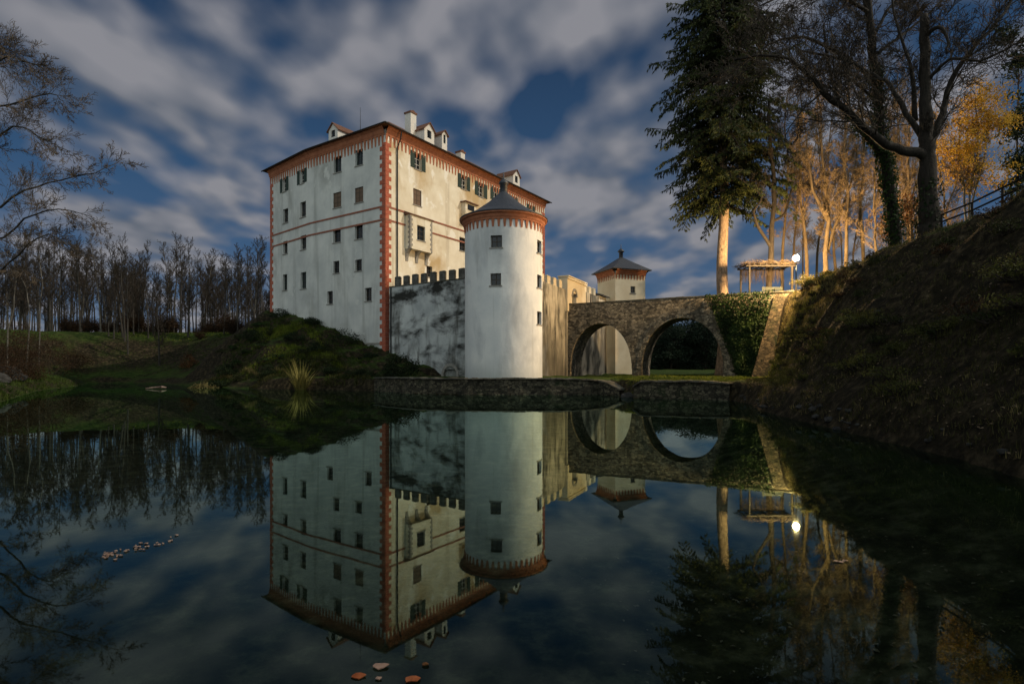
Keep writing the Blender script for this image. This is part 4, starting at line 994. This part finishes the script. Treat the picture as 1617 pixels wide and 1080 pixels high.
for px, d, lab, lb in ((39, 64, 'pale thin leaning sapling on the left grassy bank', [(47, 520), (45, 470), (30, 430), (10, 400)]), (8, 60, 'pale slanting sapling at the very left edge of the bank', [(14, 520), (24, 470), (28, 420), (40, 380)]),
                       (62, 78, 'slim upright sapling in front of the olive thicket', [(62, 500), (66, 450), (60, 400), (66, 350)])):
    b = at(px, d); root = mk('sapling', b, lab); tb, tw = MB(), MB()
    limb(tb, tw, [b - UP * .2] + pl(d, *lb), .085, .025, PS, 12, Lk=6, start=.35, jit=.12)
    tb.build('trunk', M['bark_pale'], root, True); tw.build('crown', M['twig_brown'], root)

# --- the wood behind the left meadow: six kinds, copied
PF = dict(seg=(1.4, .9, .7, .5), wob=(.05, .16, .22, .3), up=(.1, .5, .3, .2), tap=.85, rmin=.022, kids=(46, 9, 4, 0), start=(.38, .2, .2, .1), ang=(28, 55), ratio=(.20, .42, .5, .5), thin=.014, max=3, conic=.62)
protos = []
for i in range(6):
    root = mk('bare_tree', Vector((0, 0, 0)), 'x', 'tree', 'x'); tb, tw = MB(), MB()
    hh = (19, 21, 17, 22, 18, 20)[i]; P = dict(PF)
    if i % 3 == 1: P = dict(PF, start=(.5, .2, .2, .1), kids=(30, 7, 4, 0))
    if i % 3 == 2: P = dict(PF, start=(.22, .2, .2, .1), ratio=(.25, .42, .5, .5))
    grow(tw, Vector((0, 0, -.4)), Vector((ru(-.04, .04), ru(-.04, .04), 1)), hh, .20, 0, P, big=tb)
    tb.build('trunk', M['bark_pale' if i == 3 else 'bark_grey'], root, True); tw.build('crown', M['twig_brown'], root); protos.append(root)
spots = []
tries = 0
while len(spots) < 235 and tries < 20000:
    tries += 1; d = 101 + 60 * R.random(); px = ru(-40, 440)
    if px < 90 and d < 108: continue
    x = (px - HX) * d / F_
    if sdist(x, d) < 13: continue
    if any((x - a) ** 2 + (d - b_) ** 2 < 2.0 for a, b_ in spots): continue
    spots.append((x, d))
for i, (x, y) in enumerate(spots):
    o = protos[i] if i < 6 else copy_tree(protos[R.randrange(6)])
    o.location = (x, y, h(x, y)); s = ru(.62, 1.06) * tab([(-140, 1.0), (-70, .95), (-45, .92)], x); o.scale = (s, s, s * ru(.92, 1.08)); o.rotation_euler = (0, 0, ru(0, 6.28))
    o['label'] = 'slender bare tree of the wood standing behind the left meadow'; o['group'] = 'bare trees of the wood on the left'
ub = mk('undergrowth_bush', Vector((0, 0, 0)), 'x', 'bush', 'undergrowth of the wood on the left'); ut, ul_ = MB(), MB()
for i in range(34):
    a = ru(0, 6.28); e = Vector((math.cos(a) * ru(.3, 1.5), math.sin(a) * ru(.3, 1.5), ru(.8, 2.6))); ut.tube([Vector((0, 0, -.1)) + e * .05, e * .5 + rvec() * .15, e], [.03, .02, .012], 3, False)
    for k in range(46): ul_.leaf(e * ru(.4, 1.1) + rvec() * .45, ru(.06, .13))
ut.build('stem', M['twig_brown'], ub); ul_.build('foliage', M['thicket_leaf'], ub)
for i in range(46):
    px, d = ru(95, 432), ru(104, 140); x = (px - HX) * d / F_; o = ub if i == 0 else copy_tree(ub)
    o.location = (x, d, h(x, d)); k = ru(.6, 1.5); o.scale = (k * 1.2, k * 1.2, k); o.rotation_euler = (0, 0, ru(0, 6.28)); o['label'] = 'dark undergrowth bush among the trunks of the wood on the left'
# two paler trunks at the meadow's edge
for px, d, lab in ((202, 99, 'pale trunked bare tree at the meadow edge left of the middle of the wood'), (252, 97, 'pale trunked bare tree lowest on the meadow before the wood')):
    x = (px - HX) * d / F_; o = copy_tree(protos[0 if px < 220 else 2]); o.location = (x, d, h(x, d)); o.scale = (.85,) * 3; o['label'] = lab
    if 'group' in o: del o['group']
# --- dark conifers beyond the meadow seen through the arch
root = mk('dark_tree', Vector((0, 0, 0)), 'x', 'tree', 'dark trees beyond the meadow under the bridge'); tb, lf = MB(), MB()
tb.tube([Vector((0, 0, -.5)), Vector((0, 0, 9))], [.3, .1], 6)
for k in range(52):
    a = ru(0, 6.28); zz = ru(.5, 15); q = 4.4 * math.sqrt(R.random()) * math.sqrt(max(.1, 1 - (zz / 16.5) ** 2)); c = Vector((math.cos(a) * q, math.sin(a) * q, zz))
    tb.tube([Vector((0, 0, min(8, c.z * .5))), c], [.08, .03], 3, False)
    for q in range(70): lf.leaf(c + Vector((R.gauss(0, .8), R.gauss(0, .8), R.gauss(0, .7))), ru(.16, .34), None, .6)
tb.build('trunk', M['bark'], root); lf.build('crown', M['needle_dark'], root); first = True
k = 0
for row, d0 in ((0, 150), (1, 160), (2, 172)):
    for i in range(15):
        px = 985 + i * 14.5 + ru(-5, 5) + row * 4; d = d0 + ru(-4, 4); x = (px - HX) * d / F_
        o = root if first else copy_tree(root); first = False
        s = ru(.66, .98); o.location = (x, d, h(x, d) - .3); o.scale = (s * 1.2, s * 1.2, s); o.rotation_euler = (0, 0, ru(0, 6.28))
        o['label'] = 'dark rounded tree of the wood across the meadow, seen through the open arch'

# ------------------------------------------------------------------ pergola, bench, lamp, railing
d = 57.5; px0, px1 = 1182, 1252; x0 = (px0 - HX) * d / F_; x1 = (px1 - HX) * d / F_
gz = max(h(x0, d), h(x1, d), 9.0); zt = W(0, 421, d).z
pg = thing('pergola', ((x0 + x1) / 2, d + 1, gz), 'small wooden pergola with a shaggy vine covered roof beside the lamp', 'pergola')
for x in (x0 + .1, x1 - .1):
    for y in (d, d + 2.2):
        m = MB(); m.box(x - .07, x + .07, y - .07, y + .07, h(x, y) - .3, zt); m.build('post', M['wood_dark'], pg)
m = MB()
for y in (d, d + 2.2): m.box(x0 - .25, x1 + .25, y - .05, y + .05, zt, zt + .14)
for i in range(9):
    x = x0 - .1 + (x1 - x0 + .2) * i / 8; m.box(x - .04, x + .04, d - .3, d + 2.5, zt + .14, zt + .24)
m.build('roof_frame', M['wood_dark'], pg)
m = MB()
for i in range(950):
    p = Vector((ru(x0 - .4, x1 + .4), ru(d - .5, d + 2.7), zt + .26 + abs(R.gauss(0, .16)))); q = Vector((ru(-1, 1), ru(-.6, .6), ru(-.25, .3))).normalized() * ru(.25, .6)
    m.tube([p, p + q * .5 + rvec() * .06, p + q], [.018, .014, .008], 3, False)
for i in range(300):
    p = Vector((ru(x0, x1), d + ru(1.8, 2.4), zt + .1)); l = ru(.5, 1.7); m.tube([p, p + Vector((ru(-.1, .1), 0, -l * .5)), p + Vector((ru(-.2, .2), ru(-.1, .1), -l))], [.015, .012, .008], 3, False)
m.build('vine', M['vine'], pg)
bn_x0, bn_x1 = (1203 - HX) * 56.2 / F_, (1236 - HX) * 56.2 / F_; by = 56.2; bz = h((bn_x0 + bn_x1) / 2, by)
bz = max(bz, 9.45)
be = thing('park_bench', ((bn_x0 + bn_x1) / 2, by, bz), 'green slatted park bench seen from behind in front of the pergola', 'bench')
m = MB()
for i in range(4): m.box(bn_x0, bn_x1, by + .12 + i * .12, by + .21 + i * .12, bz + .44, bz + .48)
m.build('seat', M['bench_green'], be); m = MB()
for i in range(3): m.box(bn_x0, bn_x1, by - .02, by + .02, bz + .55 + i * .14, bz + .65 + i * .14)
m.build('backrest', M['bench_green'], be)
for x in (bn_x0 + .15, bn_x1 - .22):
    m = MB(); m.box(x, x + .07, by + .021, by + .08, bz - .1, bz + .98); m.box(x, x + .07, by + .50, by + .56, bz - .1, bz + .44); m.box(x, x + .07, by + .08, by + .5, bz + .38, bz + .44); m.build('leg', M['iron'], be)
LP = W(1257, 408, 53.6); lz = h(LP.x, LP.y)
lp = thing('street_lamp', (LP.x, LP.y, lz), 'lit street lamp glowing warm white on a dark post beside the pergola', 'street lamp')
m = MB(); m.lathe(LP.x, LP.y, [(.11, lz - .3), (.11, lz + .35), (.06, lz + .5), (.045, LP.z - .30), (.10, LP.z - .27), (.10, LP.z - .22)], 12); m.build('post', M['iron'], lp, True)
def ball(c, r, n_=12):
    m = MB(); prof = [(max(.001, r * math.sin(math.pi * i / n_)), c.z - r * math.cos(math.pi * i / n_)) for i in range(n_ + 1)]; m.lathe(c.x, c.y, prof, 16); return m
ball(LP, .27).build('globe', M['lamp_glow'], lp, True)
m = MB(); m.lathe(LP.x, LP.y, [(.12, LP.z + .265), (.16, LP.z + .29), (.02, LP.z + .40)], 12); m.build('cap', M['iron'], lp)
# railings
def railing(pts, label, rails, hh, pw=.05, name='railing'):
    root = thing(name, pts[0], label, 'railing'); P = [Vector((p.x, p.y, p.z)) for p in pts]
    for p in P:
        m = MB(); m.tube([p - UP * .3, p + UP * (hh + .02)], pw, 8); m.build('post', M['wood_dark'], root)
    for k in rails:
        m = MB(); m.tube([p + UP * hh * k for p in P], pw * .95, 8); m.build('rail', M['wood_dark'], root)
pts = []
for px, d in ((1487, 30), (1535, 27.6), (1583, 25.6), (1640, 23.4), (1720, 21)):
    x = (px - HX) * d / F_; pts.append(Vector((x, d, h(x, d))))
railing(pts, 'dark handrail climbing the crest at the right edge of the photo', (1.0, .55), .85)
pts = []
for px, d in ((1335, 47), (1378, 42), (1425, 37.5), (1456, 34.5)):
    x = (px - HX) * d / F_ + 1.0; pts.append(Vector((x, d, h(x, d))))
railing(pts, 'low lamplit rail along the path between the two big trunks', (1.0,), .7, .04)

# ------------------------------------------------------------------ ground cover
def scatter(name, regions, matn, label, blade=True):
    m = MB()
    for (n_, fx, hl, hh, w_) in regions:
        c = 0; tr_ = 0
        while c < n_ and tr_ < n_ * 8:
            tr_ += 1; q = fx()
            if q is None: continue
            x, y = q
            if sdist(x, y) < .12: continue
            c += 1; z = h(x, y) - .03
            if blade:
                for k in range(R.randint(4, 7)):
                    l = ru(hl, hh); v = Vector((R.gauss(0, .45), R.gauss(0, .45), 1)).normalized() * l
                    m.blade(Vector((x + R.gauss(0, .08), y + R.gauss(0, .08), z)), v, w_)
            else: m.leaf(Vector((x, y, z + .05)), ru(hl, hh), (UP + rvec() * .6).normalized(), .7)
    return tag(m.build(name, M[matn]), label, 'ground cover', kind='stuff')
def bank(y0, y1, k0, k1):
    def f():
        y = y0 + (y1 - y0) * R.random() ** 1.2; a, b = tab([(-10, 9.5), (12, 10.5), (26, 12.6), (31, 13.4), (35, 15), (40, 16.5), (46, 20), (52, 23)], y), tab(CT, y)
        x = a + (b - a) * ru(k0, k1); return (x, y) if noise.noise(Vector((x * .5, y * .5, 7))) > -.25 else None
    return f
def rect(x0, x1, y0, y1, th=-.2):
    def f():
        x, y = ru(x0, x1), ru(y0, y1); return (x, y) if noise.noise(Vector((x * .4, y * .4, 2))) > th else None
    return f
def tri(pts, th=-.3):
    def f():
        a, b = R.random(), R.random()
        if a + b > 1: a, b = 1 - a, 1 - b
        x = pts[0][0] + a * (pts[1][0] - pts[0][0]) + b * (pts[2][0] - pts[0][0]); y = pts[0][1] + a * (pts[1][1] - pts[0][1]) + b * (pts[2][1] - pts[0][1])
        return (x, y) if noise.noise(Vector((x * .3, y * .3, 4))) > th else None
    return f
scatter('green_grass', [(3600, rect(9, 24, 42, 58, -.9), .08, .22, .012), (2600, tri([(-16, 58), (-40, 72), (-36, 84)]), .15, .42, .02), (1800, tri([(-16, 58), (-36, 84), (-16, 69)]), .12, .35, .02), (2200, tri([(-30, 35), (-60, 80), (-62, 50)]), .15, .45, .022), (1600, rect(-75, -40, 92, 112, -.3), .1, .3, .03)], 'grass', 'short green grass on the banks around the pond')
scatter('lit_grass', [(6500, rect(9.5, 24, 42.2, 56, -.9), .07, .18, .012), (2500, rect(12, 27, 58, 74, -.9), .10, .22, .02), (1600, tri([(-20, 60.5), (-37, 71), (-30, 78)], 0), .15, .4, .018), (900, rect(-75, -48, 104, 116, -.4), .12, .3, .03), (1500, tri([(-18, 62), (-38, 80), (-26, 74)], -.05), .2, .5, .02)], 'grass_lit', 'green grass coloured bright as if lit, on the terrace in front of the bridge arches')
scatter('bank_grass', [(5200, bank(6, 50, 0, .35), .08, .24, .008), (5200, bank(8, 54, .2, 1.05), .10, .28, .009), (1500, tri([(-14, 57), (-30, 63), (-24, 72)]), .2, .5, .02)], 'bank_grass', 'dull brown green grass tufts on the dark right bank')
scatter('dry_grass', [(3000, bank(36, 54, .45, 1.1), .12, .34, .010), (420, tri([(-22, 62), (-42, 75), (-34, 70)]), .25, .7, .018), (260, bank(8, 34, .0, .16), .1, .26, .007)], 'dry_grass', 'straw coloured dry grass tufts along the crest and shore')
scatter('fallen_leaves', [(12000, bank(6, 54, 0, 1.05), .025, .07, 0), (700, rect(-60, -30, 38, 78, -.9), .04, .1, 0)], 'dead_leaf', 'fallen brown leaves littering the right bank', False)
sl_ = MB()
for i in range(700):
    x, y = 1.2 + 6.5 * R.random() ** .8, 3.2 + 9 * R.random() ** 1.6
    sl_.leaf(Vector((x, y, h(x, y) + .03)), ru(.02, .05), (UP + rvec() * .4).normalized(), .7)
tag(sl_.build('sunken_leaves', M['float_leaf']), 'sunken leaves on the pond bed near the bottom right corner', 'leaves', kind='stuff')
# spiky reed clump on the mound shore
x, y = (475 - HX) * 59.8 / F_, 59.8; z = h(x, y)
root = thing('reed_clump', (x, y, z), 'spiky yellow clump of reeds standing alone on the mound at the water', 'plant'); m = MB()
for i in range(130):
    a = ru(0, 6.28); l = ru(1.4, 4.2); s = ru(.12, 1.05); m.blade(Vector((x + ru(-.35, .35), y + ru(-.3, .3), z - .1)), Vector((math.cos(a) * s, math.sin(a) * s, 1)).normalized() * l, .05)
m.build('leaves', M['reed'], root)
# boulders on the left and right shores
def boulder(px, d, r, label, sink=.3, group=None):
    x = (px - HX) * d / F_; y = d; z = max(h(x, y), -.1); m = MB(); n1, n2 = 12, 16; sd_ = ru(0, 50); b = len(m.v)
    for i in range(n1 + 1):
        for j in range(n2):
            t, p = math.pi * i / n1, 2 * math.pi * j / n2; v = Vector((math.sin(t) * math.cos(p), math.sin(t) * math.sin(p), math.cos(t) * .65))
            v *= r * (1 + .35 * noise.noise(v * 1.6 + Vector((sd_, 0, 0))) + .12 * noise.noise(v * 5 + Vector((sd_, 0, 0)))); m.v.append(v + Vector((x, y, z + r * .65 - r * sink * 1.5)))
    for i in range(n1):
        for j in range(n2): m.f.append((i * n2 + j, i * n2 + n2 + j, i * n2 + n2 + (j + 1) % n2, i * n2 + (j + 1) % n2))
    tag(m.build('boulder', M['rock']), label, 'rock', group)
boulder(6, 58, 1.4, 'large grey boulder at the left edge under the brown thicket'); boulder(26, 58, .9, 'smaller grey boulder right of the large one at the left edge'); boulder(-4, 52, 1.0, 'grey boulder nearest the water at the left edge')
boulder(992, 44.2, .55, 'small stone in the gap between the two retaining walls')
for k in range(46):
    y = ru(11.5, 41); x = tab([(11.5, 10.4), (14, 11), (17, 11.4), (21, 12), (26, 12.6), (30.5, 13.4), (35, 15), (39.5, 15.5), (42, 13)], y) + ru(-.12, .35)
    boulder(HX + x * F_ / y, y, ru(.04, .11) if k % 5 else ru(.12, .2), 'little wet stone at the waterline of the right bank', .2, 'stones along the right waterline')
for i in range(14):
    y = ru(16, 46); x = tab(FT, y) + (tab(CT, y) - tab(FT, y)) * ru(.25, .9); px = HX + x * F_ / y
    boulder(px, y, ru(.06, .16), 'stone lying in the leaf litter on the dark right bank', .3, 'stones on the right bank')
# things floating on the pond
def float_leaf(px, py, r, matn, label, group, lift=.012):
    d = CAMZ * F_ / (py - HY); x = (px - HX) * d / F_; m = MB(); a0 = ru(0, 6.28); ring = []
    for k in range(9):
        a = 2 * math.pi * k / 9; q = r * (1.05 if k % 2 else .86) * ru(.85, 1.1); ring.append(Vector((x + math.cos(a + a0) * q, d + math.sin(a + a0) * q * .7, lift + ru(-.004, .008))))
    m.add([Vector((x, d, lift + .006))] + ring, [(0, 1 + k, 1 + (k + 1) % 9) for k in range(9)]); e = MB()
    m.add([v - UP * .006 for v in [Vector((x, d, lift + .006))] + ring], [(0, 1 + (k + 1) % 9, 1 + k) for k in range(9)])
    tag(m.build('floating_leaf', M[matn]), label, 'leaf', group)
for px, py, r, mn, lab in ((566, 1068, .055, 'orange_leaf', 'round orange leaf floating near the bottom edge, leftmost of the bright leaves'), (601, 1053, .06, 'float_leaf', 'pale pinkish leaf floating highest of the bright leaves at the bottom edge'), (652, 1074, .06, 'orange_leaf', 'torn red orange leaf floating at the bottom edge, rightmost of the bright leaves'),
                           (598, 1072, .025, 'float_leaf', 'tiny pale leaf floating between the two orange leaves'), (672, 1050, .03, 'russet_leaf', 'dim reddish leaf floating right of the pale leaf')):
    float_leaf(px, py, r, mn, lab, None)
for i in range(46):
    t = R.random() ** 1.3; px = 162 + 118 * t + ru(-3, 3); py = 880 - 32 * t + R.gauss(0, 2.0) + (4 if R.random() < .4 else -2)
    float_leaf(px, py, ru(.010, .030), 'float_leaf', 'pale leaf in the drifting streak on the open water at left', 'streak of floating leaves')
for px, py in ((1320, 887), (1327, 888), (1335, 886)): float_leaf(px, py, .035, 'float_leaf', 'tiny pale leaf floating on the dark water right of the lamp reflection', 'leaves on the dark water')
p = W(247, 614, 63); m = MB(); q = Vector((p.x, 63, .05))
m.tube([q + Vector((-1.2, 0, 0)), q + Vector((-.3, .1, .1)), q + Vector((.6, 0, .16)), q + Vector((1.0, .2, .1))], [.05, .10, .14, .05], 6); m.tube([q + Vector((.1, .1, .1)), q + Vector((.8, -.3, .30))], [.07, .03], 5); m.tube([q + Vector((-.3, .1, .1)), q + Vector((-.9, -.3, .05))], [.05, .02], 5)
tag(m.build('floating_branch', M['float_leaf']), 'pale broken branch floating on the dark water before the mound', 'branch')

# ------------------------------------------------------------------ light and sky
az = Vector((1, -.12, 0)).normalized(); el = math.radians(40); LD = Vector((az.x * math.cos(el), az.y * math.cos(el), math.sin(el)))
sl = bpy.data.lights.new('moon', 'SUN'); sl.energy = 2.4; sl.angle = math.radians(.6); sl.color = (1, .88, .71)
so = bpy.data.objects.new('moon', sl); COL.objects.link(so); so.rotation_euler = (-LD).to_track_quat('-Z', 'Y').to_euler(); so.location = (60, -20, 60)
wd = bpy.data.worlds.new('World'); SC.world = wd; wd.use_nodes = True; nt = wd.node_tree; L = nt.links
bg = nt.nodes['Background']; tc = nn(nt, 'ShaderNodeTexCoord'); sx = nn(nt, 'ShaderNodeSeparateXYZ'); L.new(tc.outputs['Generated'], sx.inputs[0])
def mth(op, a, b=None, c=None):
    n_ = nn(nt, 'ShaderNodeMath', operation=op)
    for i, v in enumerate((a, b, c)):
        if v is None: continue
        if isinstance(v, (int, float)): n_.inputs[i].default_value = v
        else: L.new(v, n_.inputs[i])
    return n_.outputs[0]
zc_ = mth('MAXIMUM', sx.outputs[2], 0.0); den = mth('ADD', zc_, .22)
cb = nn(nt, 'ShaderNodeCombineXYZ'); L.new(mth('DIVIDE', sx.outputs[0], den), cb.inputs[0]); L.new(mth('DIVIDE', sx.outputs[1], den), cb.inputs[1]); cb.inputs[2].default_value = 0
mp = nn(nt, 'ShaderNodeMapping'); mp.inputs['Rotation'].default_value = (0, 0, math.radians(34)); mp.inputs['Scale'].default_value = (1.35, 1.0, 1); mp.inputs['Location'].default_value = (4.3, 2.9, 0); L.new(cb.outputs[0], mp.inputs[0])
n1 = nn(nt, 'ShaderNodeTexNoise'); n1.inputs['Scale'].default_value = 2.1; n1.inputs['Detail'].default_value = 5; n1.inputs['Roughness'].default_value = .45; n1.inputs['Distortion'].default_value = .15; L.new(mp.outputs[0], n1.inputs['Vector'])
n2 = nn(nt, 'ShaderNodeTexNoise'); n2.inputs['Scale'].default_value = 4.2; n2.inputs['Detail'].default_value = 2; n2.inputs['Roughness'].default_value = .5; L.new(mp.outputs[0], n2.inputs['Vector'])
dens = mth('ADD', mth('MULTIPLY', n1.outputs['Fac'], .72), mth('MULTIPLY', n2.outputs['Fac'], .28))
cov = ramp(nt, dens, [(.40, (0, 0, 0)), (.465, (.38, .38, .38)), (.57, (1, 1, 1))])
blue = ramp(nt, zc_, [(0, (.090, .165, .270)), (.18, (.040, .100, .205)), (.5, (.018, .044, .098))])
cc = ramp(nt, n2.outputs['Fac'], [(.30, (.075, .100, .140)), (.64, (.250, .252, .280))])
hz = ramp(nt, zc_, [(.0, (.62, .62, .62)), (.28, (0, 0, 0))]); cov = mth('MAXIMUM', cov, mth('MULTIPLY', hz, mth('ADD', n1.outputs['Fac'], .4)))
mx = nn(nt, 'ShaderNodeMix', data_type='RGBA'); L.new(cov, mx.inputs[0]); L.new(blue, mx.inputs[6]); L.new(cc, mx.inputs[7])
# bright sky area added behind the camera to fill the shaded walls
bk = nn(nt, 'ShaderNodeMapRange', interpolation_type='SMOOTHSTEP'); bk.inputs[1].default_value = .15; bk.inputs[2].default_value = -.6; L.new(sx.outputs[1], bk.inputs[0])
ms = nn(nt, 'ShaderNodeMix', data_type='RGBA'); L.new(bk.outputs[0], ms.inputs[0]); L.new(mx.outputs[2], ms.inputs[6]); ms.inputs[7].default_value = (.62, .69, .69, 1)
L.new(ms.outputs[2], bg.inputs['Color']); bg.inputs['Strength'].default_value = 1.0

cd = bpy.data.cameras.new('camera'); co = bpy.data.objects.new('camera', cd); COL.objects.link(co); co.location = CAM; co.rotation_euler = (math.pi / 2, 0, 0)
cd.sensor_width = 36; cd.lens = 36 * F_ / 1617; cd.shift_y = (HY - 540) / 1617; cd.clip_end = 4000; cd.clip_start = .1
SC.camera = co
vs = SC.view_settings; vs.view_transform = 'Standard'; vs.look = 'None'; vs.exposure = 0; vs.gamma = 1
